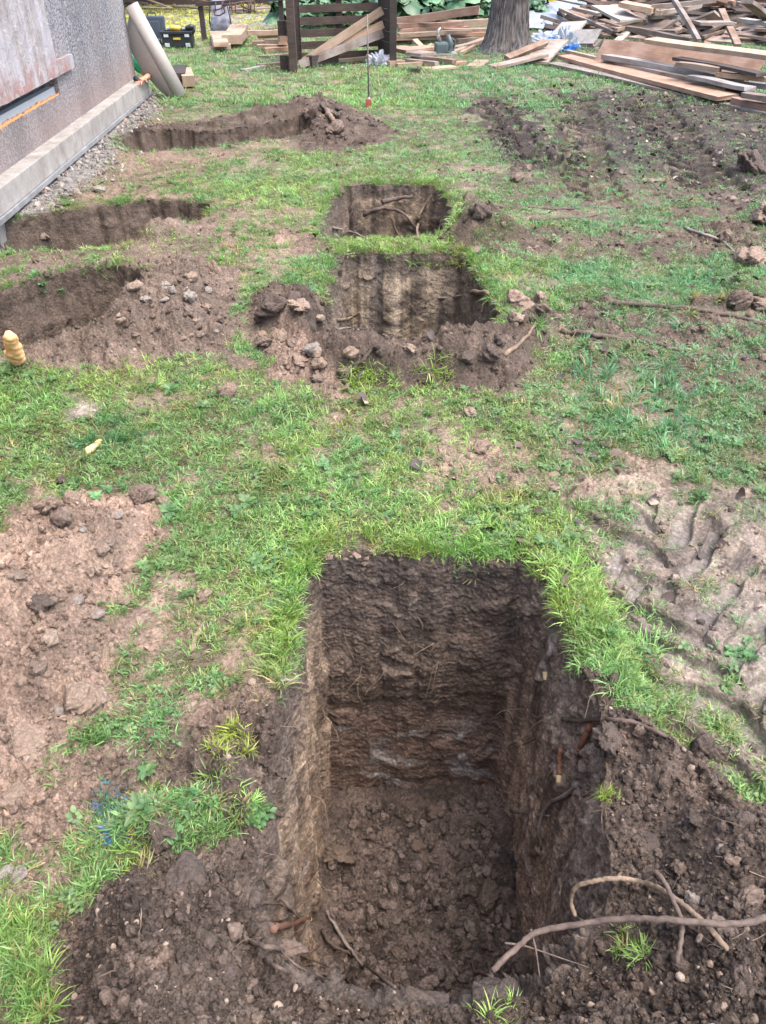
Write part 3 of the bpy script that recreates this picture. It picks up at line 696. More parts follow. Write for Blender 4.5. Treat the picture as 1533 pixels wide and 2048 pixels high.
def add_grass(x, y, kinds, smin, smax, tilt=.2, Z=None, prob=None, colr=None):
    if Z is None: Z, _, _, cov, _, _, _ = geval(x, y); k = (R.rand(len(x)) < .03 * (cov > .1) + .9 * sst(.12, .98, cov)) & ~inpit(x, y, -.004); x, y, Z = x[k], y[k], Z[k]
    n = len(x); s = R.uniform(smin, smax, n)
    SX.append(np.stack([x, y, Z - .002], 1)); rr = np.stack([R.normal(0, tilt, n), R.normal(0, tilt, n), R.uniform(0, 6.28, n)], 1)
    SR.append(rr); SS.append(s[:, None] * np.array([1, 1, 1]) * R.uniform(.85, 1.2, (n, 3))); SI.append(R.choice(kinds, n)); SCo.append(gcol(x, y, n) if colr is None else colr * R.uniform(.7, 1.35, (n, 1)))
x, y = cand(66000, .6, 3.6, 1.02); add_grass(x, y, [0, 1, 2, 3, 4, 5, 6, 7, 5, 6, 7], .42, .85, .35)
x, y = cand(95000, 3.2, 10, 1.35); add_grass(x, y, [0, 1, 2, 3, 4, 5, 6, 7, 5, 6, 7], .55, .95, .3)
x, y = cand(42000, 9.5, 32, 1.2, 1.05); add_grass(x, y, [0, 1, 2, 3, 4, 5, 6], 1.1, 2.0)
# longer clumps where low noise allows
x, y = cand(9000, 1.0, 9, 1.3); k = fbm(x * 1.6, y * 1.6, 3, 510) > .12; add_grass(x[k], y[k], [8, 9, 10, 11], .4, .8, .4)
# turf fringe hanging over the pit rims
for p in PITS:
    o = p['out']; n = len(o); cn = o.mean(0); dn = 3.2 if p['k'] == 'near' else (1.6 if p['k'] in ('mid', 'far') else .8)
    m_ = int(n * p['ds'] * 100 * dn); ii = R.randint(0, n, m_); off = R.uniform(-.005, .07, m_)
    v = o[ii] - cn; v /= np.linalg.norm(v, axis=1)[:, None]; x = o[ii, 0] + v[:, 0] * off; y = o[ii, 1] + v[:, 1] * off
    Z, _, _, cov, _, cl, _ = geval(x, y); k = (R.rand(m_) < (1 - cl) * (.9 if p['k'] == 'near' else .5)); 
    if p['k'] == 'near': k &= ~((o[ii, 1] > 1.75) & (x > -.2) & (x < .05) & (R.rand(m_) < .9))
    x, y, Z, v = x[k], y[k], Z[k], v[k]; n2 = len(x)
    if n2 == 0: continue
    s = R.uniform(.45, .95, n2); tl = R.uniform(.1, 1.1, n2)
    az = np.arctan2(-v[:, 1], -v[:, 0])
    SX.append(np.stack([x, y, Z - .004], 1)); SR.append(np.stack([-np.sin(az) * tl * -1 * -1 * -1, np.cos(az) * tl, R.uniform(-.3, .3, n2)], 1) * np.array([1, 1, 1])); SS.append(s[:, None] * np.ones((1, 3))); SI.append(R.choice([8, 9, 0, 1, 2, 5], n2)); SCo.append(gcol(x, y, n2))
# hand-placed clumps: px, py, radius px, count, kinds, scale, colour
YG = np.array([.30, .38, .08])
CLUMPS = [(460,1490,50,46,.8,YG),(440,1600,70,60,.75,LIME),(300,1620,60,40,.75,YG*.8),(500,1630,30,26,.7,LIME),(215,1650,45,50,.7,MIDG),(230,1700,55,40,.7,LIME),(270,1715,40,24,.8,YG*.8),
 (210,860,60,45,1.3,np.array([.05,.16,.06])),(250,880,35,24,1.2,np.array([.05,.16,.06])),(1255,1890,34,16,.8,LIME),(1285,1905,30,12,.7,LIME*.9),(990,2020,48,12,.75,LIME),(40,1950,60,50,1.0,LIME*.8),(30,1850,60,46,1.0,LIME*.8),(60,2020,40,30,1.0,LIME*.8),
 (1080,330,30,14,1.1,MIDG),(740,755,60,34,1.3,LIME),(870,740,40,20,1.2,LIME),(730,765,25,16,1.4,LIME),(1080,640,25,16,1.2,MIDG),(1100,600,30,20,1.2,LIME),(540,1260,40,40,.8,LIME*.9),(560,1340,30,30,.8,LIME*.9),(1250,1000,40,22,.9,MIDG),(1180,720,60,50,1.5,COOL),(1300,800,110,110,1.4,COOL),(1180,850,80,60,1.5,COOL),(1420,780,90,70,1.4,COOL),
 (1220,1590,16,12,.7,YG),(1240,1300,40,50,.9,LIME),(1200,1210,45,60,1.0,LIME*1.05),(1150,1150,45,70,1.0,LIME*1.1),(1280,1370,30,30,.8,LIME),(940,1130,40,22,.8,LIME),(600,1130,40,50,.9,LIME),(630,1090,50,60,.9,LIME),(1390,600,80,60,1.2,COOL),(480,500,60,40,1.1,MIDG),(200,510,60,50,1.2,MIDG),(840,500,70,60,1.1,LIME*.8),(990,560,50,60,1.2,LIME),(930,520,30,30,1.1,LIME)]
for px, py, r, n, sc_, col in CLUMPS:
    for _ in range(n):
        a = random.uniform(0, 6.28); q = r * math.sqrt(random.random()); h = hit(px + q * math.cos(a), py + q * math.sin(a) * .8)
        if h.z < -.12: continue
        SX.append(np.array([[h.x, h.y, h.z - .003]])); SR.append(np.array([[random.gauss(0, .5), random.gauss(0, .5), random.uniform(0, 6.28)]])); s = sc_ * random.uniform(.4, 1.05) * .75
        SS.append(np.array([[s, s, s]])); SI.append(np.array([random.choice([8, 9, 10, 11, 0, 1, 5, 12, 13])])); c = np.array(col) * random.uniform(.75, 1.3)
        if random.random() < .12: c = DRY
        SCo.append(c[None])
# blue marking paint on the turf
for _ in range(150):
    h = hit(random.gauss(222, 20), random.gauss(1645, 28)); s = random.uniform(.35, .6)
    SX.append(np.array([[h.x, h.y, h.z]])); SR.append(np.array([[random.gauss(0, .4), random.gauss(0, .4), random.uniform(0, 6.28)]])); SS.append(np.array([[s, s, s]])); SI.append(np.array([random.randint(0, 7)]))
    SCo.append(np.array([random.choice([(.04, .20, .50), (.08, .26, .42), (.10, .25, .14), (.12, .24, .10)])]) * random.uniform(.6, 1.2))
x, y = cand(7000, .6, 8, 1.3); Z, _, _, cv_, _, cl_, _ = geval(x, y); k = ~inpit(x, y, .0) & (cl_ < .3) & (R.rand(len(x)) < sst(.15, .5, cv_) * .8 + .05); x, y, Z = x[k], y[k], Z[k]; n = len(x)      # straw and torn blades lying flat
SX.append(np.stack([x, y, Z + .006], 1)); SR.append(np.stack([R.normal(0, .2, n), R.normal(0, .2, n), R.uniform(0, 6.28, n)], 1)); q = R.uniform(.3, .8, n); SS.append(np.stack([q, q, q * .25], 1)); SI.append(R.choice([5, 6, 12, 13], n))
SCo.append(np.array([(.30, .25, .14), (.17, .13, .08), (.13, .17, .07), (.10, .15, .06)])[R.randint(0, 4, n)] * R.uniform(.7, 1.3, (n, 1)))
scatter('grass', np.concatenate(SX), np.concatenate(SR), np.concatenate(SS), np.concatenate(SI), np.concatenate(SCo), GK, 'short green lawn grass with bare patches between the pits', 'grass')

# ---- broad-leaved weeds in the turf
WK = protos('weed_kind', [leaf_mesh('weed_kind', 600 + i, 7, .022, .016, .25, M_GRASS) for i in range(3)] + [leaf_mesh('weed_kind', 610 + i, 9, .05, .018, .45, M_GRASS, .28, 8) for i in range(2)] + [leaf_mesh('weed_kind', 620 + i, 3, .013, .014, .2, M_GRASS) for i in range(3)])
x, y = cand(20000, .7, 10, 1.25); Z, C, W_, cov, _, _, _ = geval(x, y); k = (R.rand(len(x)) < sst(.3, .9, cov) * sst(-.3, .25, fbm(x * 2.2, y * 2.2, 3, 620)) + .04 * (cov > .2)) & ~inpit(x, y, .0); x, y, Z = x[k], y[k], Z[k]; n = len(x)
ki = R.choice(8, n, p=[.08, .08, .08, .02, .02, .24, .24, .24]); s = R.uniform(.35, .8, n) * (1 + .05 * y)
WX = [np.stack([x, y, Z + .012], 1)]; WR = [np.stack([R.normal(0, .25, n), R.normal(0, .25, n), R.uniform(0, 6.28, n)], 1)]; WS = [s[:, None] * np.ones((1, 3))]; WI = [ki]; WC = [lerp(np.array([.085, .17, .06]), np.array([.14, .25, .10]), R.rand(n, 1))]
for px, py, n_, kk, s in [(590,880,2,3,1.1),(720,870,2,3,1.0),(745,965,2,3,1.1),(200,985,2,3,1.0),(440,1360,14,0,.9),(520,1620,10,0,1.0),(360,1590,8,0,.9),(520,1650,6,0,1.1),(1500,1310,14,0,1.1),(1460,1360,8,0,1.0),(1010,1010,3,0,1.6),(690,1010,3,3,.8),(75,570,6,3,.9),(110,575,6,3,.8),(1240,640,6,3,.9),(1300,790,6,3,1),(430,1200,8,0,.8)]:
    for _ in range(n_):
        h = hit(px + random.gauss(0, 16), py + random.gauss(0, 12)); q = s * random.uniform(.35, .75)
        WX.append(np.array([[h.x, h.y, h.z + .008]])); WR.append(np.array([[random.gauss(0, .3), random.gauss(0, .3), random.uniform(0, 6.28)]])); WS.append(np.array([[q, q, q]])); WI.append(np.array([kk + random.randint(0, 1)])); WC.append(np.array([[.11, .23, .085]]) * random.uniform(.8, 1.3))
scatter('lawn_weeds', np.concatenate(WX), np.concatenate(WR), np.concatenate(WS), np.concatenate(WI), np.concatenate(WC), WK, 'low clover and dandelion leaves growing in the lawn', 'weeds')
# ---- dead leaves, mostly on the dark mud
M_LEAF = NT('dead_leaf'); _a = M_LEAF.attr('Col', 'INSTANCER'); M_LEAF = M_LEAF.pr(_a.outputs['Color'], .6, 0, None, .4)
DK = protos('dead_leaf_kind', [leaf_mesh('dead_leaf_kind', 700 + i, 1, .06, .045, random.uniform(0, .5), M_LEAF, .12, 7) for i in range(4)])
mudp = GP([(950,190),(1150,155),(1300,190),(1750,230),(1750,420),(1400,410),(1200,345),(1060,320),(980,270)])
lo = mudp.min(0); hi = mudp.max(0); x = R.uniform(lo[0], hi[0], 1700); y = R.uniform(lo[1], hi[1], 1700); k = psdf(x, y, mudp) < .25 + .8 * fbm(x, y, 3, 5); x, y = x[k], y[k]
x2, y2 = cand(420, 1.6, 12, 1.2); k = ~inpit(x2, y2, .02) & (x2 > -.3 * y2 * .3); x = np.r_[x, x2[k]]; y = np.r_[y, y2[k]]; Z = geval(x, y)[0]; n = len(x)
pal = np.array([(.075, .05, .04), (.11, .078, .06), (.17, .12, .095), (.34, .27, .21), (.055, .042, .038)])
scatter('dead_leaves', np.stack([x, y, Z + .012], 1), np.stack([R.normal(0, .5, n), R.normal(0, .5, n), R.uniform(0, 6.28, n)], 1), R.uniform(.4, 1.05, (n, 1)) * np.ones((1, 3)), R.randint(0, 4, n), pal[R.choice(5, n, p=[.3, .3, .15, .025, .225])], DK, 'curled brown dead leaves lying on mud and grass', 'leaves')
#==THINGS==
# ------------------------------------------------------------------ clods and stones one can tell apart
CM = dict(dark=clod_mat('clod_dark', (.095, .072, .06), (.22, .17, .135), amt=.35), tan=clod_mat('clod_tan', (.24, .175, .132), (.36, .29, .23), .6), brown=clod_mat('clod_brown', (.17, .125, .10), (.30, .235, .185), .4),
          stone=clod_mat('stone_pale', (.27, .235, .205), (.38, .335, .295), .4), pink=clod_mat('clod_pink', (.25, .18, .138), (.38, .31, .25), .6), cobble=clod_mat('cobble_grey', (.24, .20, .175), (.30, .26, .23), .3))
CLN = {}
def clod(px, py, rpx, kind, label, group=None, flat=.75, name=None, seed=None, lift=.35, cat=None):
    h = hit(px, py); d = (h - CAMP).length; r = rpx / FPX * d
    ang = kind in ('stone', 'pink'); sd = seed or int(px * 7 + py)
    me = clod_mesh('clod', sd, CM[kind], 5 if rpx > 20 else 4, (.6 if flat > .55 else .35) if kind != 'cobble' else .15, False)
    nm = name or ('stone' if kind in ('stone', 'cobble') else 'earth_clod')
    o = link(bpy.data.objects.new(nm, me)); o.location = h + Vector((0, .0, r * lift)); o.scale = (r, r, r * flat); o.rotation_euler = (random.uniform(-.3, .3), random.uniform(-.3, .3), random.uniform(0, 6))
    return tag(o, label, cat or ('stone' if nm == 'stone' else 'clod'), group)
clod(547, 622, 25, 'dark', 'large smooth dark clod left of the pale-faced square pit', flat=.8)
clod(600, 618, 20, 'pink', 'pinkish broken clod just left of the pale-faced square pit')
clod(588, 600, 16, 'dark', 'small black clod wedged between the dark clod and the pinkish clod')
clod(632, 706, 20, 'stone', 'pale speckled stone on the left end of the mound before the square pit')
clod(600, 728, 15, 'pink', 'small tan clod below the pale speckled stone')
clod(640, 730, 15, 'tan', 'tan lump at the foot of the mound before the square pit')
clod(458, 790, 24, 'pink', 'reddish and cream stone lying alone in the grass', name='stone')
clod(411, 1195, 16, 'tan', 'square tan stone in the grass left of the big pit', name='stone')
clod(1496, 525, 24, 'pink', 'big tan clod on grass at the right edge')
clod(1500, 340, 22, 'dark', 'dark brown clod at the far end of the leaf-strewn mud')
clod(1528, 440, 28, 'tan', 'tall tan clod cut by the right edge above the big clod')
clod(1040, 612, 24, 'pink', 'rough pale clod on the heap right of the square pit')
clod(1032, 640, 16, 'tan', 'smaller crumbly clod beneath the rough pale clod')
clod(1450, 480, 16, 'brown', 'lowest brown clod of the row left of the big right clod')
clod(1480, 610, 24, 'brown', 'flat brown clod by the root at the right edge')
clod(1525, 620, 20, 'pink', 'pinkish clod at the right edge below the grass')
clod(980, 715, 19, 'dark', 'blocky dark clod at the right end of the front mound')
clod(935, 720, 17, 'dark', 'cracked dark clod beside the blocky one on the front mound')
clod(960, 430, 17, 'dark', 'pointed dark clod standing right of the farthest square pit', flat=1.3)
clod(100, 1020, 27, 'tan', 'large tan clod at the top left of the tan heap')
clod(128, 1040, 20, 'brown', 'wedge-shaped clod leaning on the large tan clod')
clod(287, 995, 25, 'brown', 'brown clod on the top right corner of the tan heap')
clod(328, 1008, 15, 'tan', 'small clod at the right tip of the tan heap')
clod(145, 998, 13, 'tan', 'small flat clod on the grass edge above the tan heap')
clod(236, 1033, 10, 'cobble', 'grey rounded pebble near the top of the tan heap', flat=.7)
clod(167, 1062, 9, 'cobble', 'small round pebble in the upper part of the tan heap', flat=.7)
clod(155, 1205, 12, 'cobble', 'round grey-brown cobble in the lower part of the tan heap', flat=.8)
clod(120, 1424, 12, 'cobble', 'smooth grey cobble beneath the crusty tan lump', flat=.8)
clod(218, 1087, 17, 'brown', 'flat brown clod in the middle of the tan heap', flat=.5)
clod(165, 1395, 46, 'tan', 'crusty tan lump at the lower edge of the tan heap', flat=.5, lift=.0)
clod(80, 1212, 20, 'dark', 'dark moist clod low on the tan heap')
clod(195, 1232, 16, 'cobble', 'grey clod printed with a tread pattern low on the tan heap', flat=.4, name='earth_clod', cat='clod')
clod(60, 1480, 40, 'tan', 'sandy lump on the left edge under the tan heap', flat=.35, lift=.02)
clod(40, 1590, 38, 'tan', 'sandy flat lump at the left edge above two pale stones', flat=.35, lift=.02)
clod(14, 1748, 14, 'stone', 'pale stone at the left edge beside the dark heap', flat=.5)
clod(40, 1752, 14, 'cobble', 'brownish stone touching the pale stone at the left edge', flat=.5)
clod(330, 1660, 40, 'dark', 'rounded dark sod on the rim of the dark heap at lower left', flat=.7, lift=.1)
clod(370, 1770, 50, 'dark', 'broad dark clod in the middle of the lower left heap', flat=.5, lift=.0)
clod(570, 1905, 26, 'brown', 'brown crumbly lump at the front left corner of the big pit')
clod(1215, 1490, 34, 'dark', 'dark sod lump on the right rim of the big pit', flat=.8, lift=.2)
clod(1400, 1500, 22, 'dark', 'upright dark slab of soil right of the big pit', flat=1.0)
clod(1430, 1510, 20, 'dark', 'second upright dark slab right beside the first')
clod(1280, 1465, 17, 'tan', 'tan clod crossed by the long thin twig')
clod(1385, 1803, 13, 'stone', 'cream stone beside the crossing roots at lower right', flat=.8)
clod(1440, 1700, 10, 'stone', 'small cream stone on the heap at lower right', flat=.9)
clod(975, 1800, 28, 'brown', 'largest round clod on the floor of the big pit', flat=.8)
clod(845, 1722, 16, 'brown', 'brown clod in the centre of the big pit floor')
clod(675, 1715, 26, 'brown', 'jagged clod at the left side of the big pit floor', flat=.6)
clod(905, 1835, 14, 'brown', 'clod left of the largest round clod on the pit floor')
clod(870, 1625, 14, 'brown', 'clod at the foot of the rear face of the big pit')
clod(770, 1675, 15, 'brown', 'elongated clod near the rear of the big pit floor')
clod(975, 1745, 9, 'cobble', 'small grey pebble on the floor of the big pit')
clod(715, 1690, 12, 'brown', 'small wedge clod near the rear left of the pit floor')
clod(430, 545, 9, 'tan', 'upright tan stone at the right tip of the left soil heap', flat=1.6, name='stone')
clod(380, 600, 15, 'stone', 'pale grey stone in the left soil heap')
clod(345, 583, 8, 'stone', 'small white stone near the top of the left soil heap')
clod(330, 602, 8, 'stone', 'angular white chip in the left soil heap')
clod(417, 583, 8, 'cobble', 'round grey pebble at the right side of the left soil heap')
clod(412, 622, 14, 'tan', 'tan clod in the right part of the left soil heap')
clod(378, 628, 12, 'brown', 'brown clod under the pale grey stone in the left heap')
clod(268, 578, 14, 'tan', 'tan clod at the crest of the left soil heap')
clod(672, 262, 15, 'brown', 'rounded clod on the far dark earth heap', flat=.8)
clod(650, 222, 13, 'dark', 'dark lump crowning the far earth heap', flat=1.0)
clod(1033, 362, 13, 'brown', 'lone brown clod on the grass between pit and dark mud')
clod(1480, 340, 10, 'brown', 'small clod beside the dark brown clod at the mud')
clod(940, 830, 16, 'tan', 'tan crumb cluster in the bare patch right of centre')
clod(960, 900, 18, 'tan', 'pale lump in the bare sandy patch right of centre')
clod(125, 965, 14, 'dark', 'dark clod sitting in the grass above the tan heap')
clod(90, 478, 8, 'pink', 'red brick fragment in the left end of the middle trench', name='brick_fragment', cat='brick')
clod(200, 382, 10, 'stone', 'flat pale slab on the rubble beside the plinth', flat=.4)
clod(250, 1205, 12, 'pink', 'pinkish chip at the right of the tan heap', flat=.5)
for i, (px, py) in enumerate([(835,1695),(905,1640),(965,1640),(690,1880),(800,1910),(930,1890),(1030,1830),(1010,1870)]):
    clod(px, py, random.uniform(9, 14), 'brown', 'brown clod among the loose soil of the big pit floor', 'clods on the floor of the big pit')
for i, (px, py) in enumerate([(700,710),(760,705),(820,700),(880,700),(690,745),(1000,690),(1080,600),(1120,615),(520,640),(530,690),(560,680),(640,640)]):
    clod(px, py, random.uniform(10, 17), random.choice(['brown', 'dark', 'tan']), 'rough clod in the spoil around the pale-faced square pit', 'clods around the pale-faced square pit')
for i, (px, py) in enumerate([(1330,1570),(1400,1640),(1470,1720),(1490,1640),(1360,1740),(1500,1800),(1440,1860),(1300,1690),(1360,1930),(1480,1950)]):
    clod(px, py, random.uniform(14, 26), random.choice(['brown', 'dark', 'dark']), 'clod in the dark heap right of the big pit', 'clods in the right dark heap', flat=.6, lift=.1)

def clodfield(poly, n, lo, hi, kinds, label, group, flat=.75):
    c = 0
    while c < n:
        px = random.uniform(min(p[0] for p in poly), max(p[0] for p in poly)); py = random.uniform(min(p[1] for p in poly), max(p[1] for p in poly))
        ins = False; m = len(poly)
        for i in range(m):
            (ax, ay), (bx, by) = poly[i], poly[(i + 1) % m]
            if (ay > py) != (by > py) and px < (bx - ax) * (py - ay) / (by - ay) + ax: ins = not ins
        if ins: clod(px, py, lo + (hi - lo) * random.random() ** 2.2, random.choice(kinds), label, group, flat, lift=.25); c += 1
clodfield([(200,640),(330,540),(440,560),(470,640),(430,690),(250,710)], 34, 4, 12, ['tan', 'brown', 'brown', 'tan', 'brown', 'stone'], 'lump or stone in the crumbly heap right of the left edge pit', 'lumps of the left soil heap')
clodfield([(500,660),(640,690),(650,770),(560,760)], 14, 5, 13, ['tan', 'pink', 'brown'], 'pale lump scattered at the left end of the front mound', 'pale lumps by the front mound')
clodfield([(1000,600),(1130,590),(1130,660),(1020,690)], 16, 5, 14, ['brown', 'dark', 'tan'], 'lump in the rooty heap right of the pale-faced square pit', 'lumps of the rooty heap')
clodfield([(600,225),(720,215),(780,262),(620,285)], 18, 4, 11, ['dark', 'dark', 'brown'], 'dark lump on the far earth heap', 'lumps of the far earth heap')
clodfield([(1000,450),(1533,450),(1533,520),(1000,510)], 22, 3, 9, ['brown', 'dark', 'tan'], 'small clod on the strip of bare soil right of the pits', 'clods on the bare strip')
clodfield([(1130,660),(1533,620),(1533,760),(1150,740)], 22, 4, 11, ['brown', 'dark', 'tan'], 'small clod on the bare ground around the long branch', 'clods around the long branch')
clodfield([(20,1100),(300,1060),(240,1300),(20,1500)], 26, 5, 15, ['tan', 'tan', 'brown'], 'tan lump lying loose on the large tan heap', 'loose lumps of the tan heap', .6)
clodfield([(640,1105),(810,1092),(820,1135),(650,1150)], 14, 6, 13, ['tan', 'brown', 'pink'], 'crumbly lump on the rear left rim of the big pit', 'lumps on the rear pit rim', .6)
clodfield([(860,900),(1120,880),(1120,980),(900,985)], 14, 5, 12, ['tan', 'pink'], 'small lump scattered in the bare sandy patch right of centre', 'lumps in the sandy patch', .6)
clodfield([(120,1900),(500,1750),(560,2000),(120,2040)], 16, 8, 22, ['dark', 'dark', 'brown'], 'dark lump in the lower left heap', 'lumps of the lower left heap', .6)
# ------------------------------------------------------------------ roots and branches
def bark_mat(name, a, b, sc=60):
    t = NT(name); P = t.coord('Object'); n = t.noise(P, sc, 5, .7); n2 = t.noise(P, 9, 3)
    c = t.mix(t.ramp(n, [(.35, 0), (.65, 1)]), a, b); c = t.mix(t.ramp(n2, [(.5, 0), (.65, .6)]), c, (.10, .075, .06))
    return t.pr(c, .8, 0, t.bump(n, .8, .004), .3)
B_BR = bark_mat('bark_brown', (.075, .055, .046), (.15, .11, .09)); B_PALE = bark_mat('root_pale', (.14, .10, .072), (.28, .205, .14)); B_RED = bark_mat('root_red', (.15, .07, .045), (.27, .13, .08))
B_TW = bark_mat('twig_grey', (.20, .16, .14), (.33, .28, .245)); B_DK = bark_mat('bark_dark', (.05, .038, .032), (.10, .075, .06))
M_CUT = simple('cut_wood', (.66, .50, .27), .7)
def root(pts, rpx, mat, label, cat='root', name='root', lifts=None, branches=(), taper=.5, group=None, cut=False):
    P = [hit(px, py) for px, py in pts]; n = len(P)
    lf = lifts or [.6] + [1.2] * (n - 2) + [.6]
    Q = []
    for k in range(n):
        d = (CAMP - P[k]); r = rpx / FPX * d.length; Q.append(P[k] + d.normalized() * r * lf[k])
    r0 = rpx / FPX * (Q[0] - CAMP).length
    S = spline(Q, 5); m = len(S); mb = MB(); mb.tube([p + Vector([random.gauss(0, r0 * .22) for _ in '123']) for p in S], [r0 * (1 - (1 - taper) * i / (m - 1)) for i in range(m)], 8, jit=.12)
    for (k, bp, br) in branches:
        B = [Q[k]] + [hit(a, b) + (CAMP - hit(a, b)).normalized() * r0 * 1.1 for a, b in bp]; S2 = spline(B, 4)
        mb.tube(S2, [r0 * br * (1 - .6 * i / (len(S2) - 1)) for i in range(len(S2))], 6, jit=.1)
    o = mb.build(name, mat, smooth=True); tag(o, label, cat, group)
    if cut:
        e = MB().tube([Q[-1] + (Q[-1] - Q[-2]).normalized() * -.002, Q[-1] + (Q[-1] - Q[-2]).normalized() * r0 * 2.2], [r0 * 1.02, r0 * .8], 8, jit=.15).build('cut_end', M_CUT, o)
    return o
def free(P3, r, mat, label, cat='branch', name='branch', taper=.6, br=()):
    S = spline(P3, 8); m = len(S); mb = MB().tube([p + Vector([random.gauss(0, r * .12) for _ in '123']) for p in S], [r * (1 - (1 - taper) * i / (m - 1)) for i in range(m)], 9, jit=.1)
    for B, q in br:
        S2 = spline(B, 5); mb.tube(S2, [r * q * (1 - .6 * i / (len(S2) - 1)) for i in range(len(S2))], 7, jit=.1)
    return tag(mb.build(name, mat, smooth=True), label, cat)
# long grey branch bridging the front right corner of the pit
free([G(984,1942,.10), G(1045,1885,.115), G(1083,1862,.125), G(1170,1847,.15), G(1239,1838,.18), G(1330,1839,.215), G(1444,1847,.225), G(1497,1845,.225), G(1560,1825,.22), G(1680,1770,.20)], .0052, B_BR,
     'thick grey-brown branch lying across the front right corner of the big pit', taper=1.15, br=[([G(1062,1858,.12), G(1072,1900,.11), G(1080,1955,.10)], .5), ([G(1010,1886,.115), G(1050,1892,.11), G(1110,1912,.10), G(1178,1935,.10)], .4)])
free([G(1150,1832,.03), G(1142,1800,.05), G(1152,1775,.09), G(1190,1762,.12), G(1235,1757,.135), G(1285,1764,.135), G(1320,1778,.16), G(1362,1805,.185), G(1400,1838,.195), G(1430,1868,.20), G(1455,1898,.185)], .0042, B_PALE,
     'curved pale yellowish root arching out of the pit rim at lower right', 'root', 'root', 1.2)
free([G(1288,1755,.15), G(1312,1745,.18), G(1332,1770,.19), G(1350,1808,.20), G(1362,1838,.20), G(1363,1875,.20), G(1353,1925,.18)], .0046, B_BR, 'brown root hooked over the curved pale root', 'root', 'root', .9)
root([(1125,1438),(1165,1441),(1225,1439),(1280,1449),(1330,1472),(1382,1508),(1440,1556)], 4.5, B_BR, 'long thin twig running across the soil right of the big pit', 'twig', 'twig', taper=.6, lifts=[3, 3, 2, 1.5, 2, 2, 1])
root([(1188,1445),(1174,1465),(1163,1490),(1156,1510)], 7, B_RED, 'reddish root stub sticking out of the right pit face, upper one', taper=.8, lifts=[-.5, 1, 1.5, 1])
root([(1121,1498),(1120,1525),(1118,1552)], 5, B_RED, 'reddish root stub low on the right pit face, with a torn tip', taper=1.1, cut=True)
root([(1104,1260),(1101,1300),(1092,1320),(1092,1345)], 6, B_TW, 'broken root with a yellow tip hanging in the upper right pit corner', cut=True, taper=.8)
root([(1157,1570),(1138,1585),(1108,1602),(1088,1625),(1078,1660),(1083,1700)], 5, B_TW, 'pale forked root dangling down the right pit face', taper=.5, branches=[(4, [(1076,1690),(1072,1712)], .6), (5, [(1090,1712)], .6), (0, [(1180,1578)], .6), (0, [(1165,1592),(1190,1578)], .5)], lifts=[1, 3, 4, 4, 4, 4])
root([(1022,1622),(1045,1626),(1075,1630),(1100,1632)], 2.5, B_TW, 'thin twig crossing behind the dangling forked root', 'twig', 'twig')
root([(1065,1428),(1075,1435),(1105,1425)], 3, B_TW, 'tiny forked twig on the right pit face below the broken root', 'twig', 'twig')
root([(1033,1495),(1055,1485),(1080,1474)], 2, B_RED, 'hair-thin reddish root on the right pit face')
root([(545,1856),(575,1850),(600,1843),(620,1838)], 7, B_RED, 'cut reddish root with a pale splintered end at the left pit rim', cut=True, taper=1.1, lifts=[1, 3, 4, 5])
root([(512,1742),(535,1770),(560,1795),(585,1820),(600,1835)], 4.5, B_BR, 'brown root sliding down the left pit face toward the cut root', taper=.8)
root([(500,1808),(530,1806),(560,1808),(580,1818)], 3, B_BR, 'thin brown root joining the left pit face above the cut root')
root([(655,1820),(675,1860),(700,1895),(722,1925),(750,1960),(790,1985)], 3.5, B_TW, 'long bare root strand running down the front left of the pit floor', lifts=[3, 5, 6, 6, 5, 3])
root([(645,1860),(665,1890),(695,1905),(730,1930),(790,1975)], 3.5, B_BR, 'curving brown root strand crossing the long bare one', lifts=[3, 5, 6, 6, 3])
root([(500,1885),(560,1900),(610,1915),(650,1950),(700,2000)], 4.5, B_BR, 'dark root sweeping over the front left pit corner', branches=[(1, [(600,1935),(660,1960)], .6), (2, [(660,1935),(700,1960)], .6), (2, [(640,1890),(630,1860)], .5)])
root([(530,1920),(580,1945),(640,1960),(690,1985)], 4, B_BR, 'dark root beneath the sweeping one at the front left corner', branches=[(1, [(620,1930),(650,1935)], .6)])
root([(868,1895),(880,1930),(895,1965),(910,1990)], 3, B_TW, 'thin upright root at the front edge of the big pit floor')
root([(910,1930),(950,1945),(985,1955)], 3.5, B_BR, 'short twig at the front rim left of the thick branch', 'twig', 'twig', branches=[(1, [(945,1925),(940,1915)], .6), (2, [(975,1925),(972,1910)], .6)])
root([(540,1540),(555,1548),(572,1558)], 4, B_BR, 'short dark root on the upper left rim of the big pit')
root([(545,1625),(565,1632),(580,1635)], 4, B_BR, 'short dark root on the left rim level with the blue paint')
root([(560,1360),(590,1362),(615,1370),(640,1380)], 3, B_TW, 'dry stem sticking out over the upper left rim of the big pit', 'twig', 'twig', lifts=[2, 4, 6, 6])
root([(690,768),(700,745),(722,722),(748,698)], 6, B_DK, 'dark straight stick leaning on the mound before the square pit', 'stick', 'stick', taper=.6)
root([(1122,662),(1180,668),(1240,677),(1300,684),(1360,700),(1425,708)], 5, B_BR, 'long brown branch lying right of the square pit heap', 'branch', 'branch', taper=.7)
root([(1225,606),(1300,610),(1380,618),(1450,628),(1533,648)], 4.5, B_BR, 'long brown root lying on the bare soil toward the right edge', taper=.9)
root([(975,407),(1010,415),(1060,415),(1110,418),(1150,417)], 3.5, B_BR, 'dark branch on grass right of the farthest square pit', 'branch', 'branch')
root([(1060,440),(1110,437),(1160,434),(1196,430)], 4, B_BR, 'brown branch just below the dark branch on the grass', 'branch', 'branch')
root([(1370,455),(1410,470),(1445,482),(1475,510)], 3, B_TW, 'thin pale twig ending at the big tan clod', 'twig', 'twig')
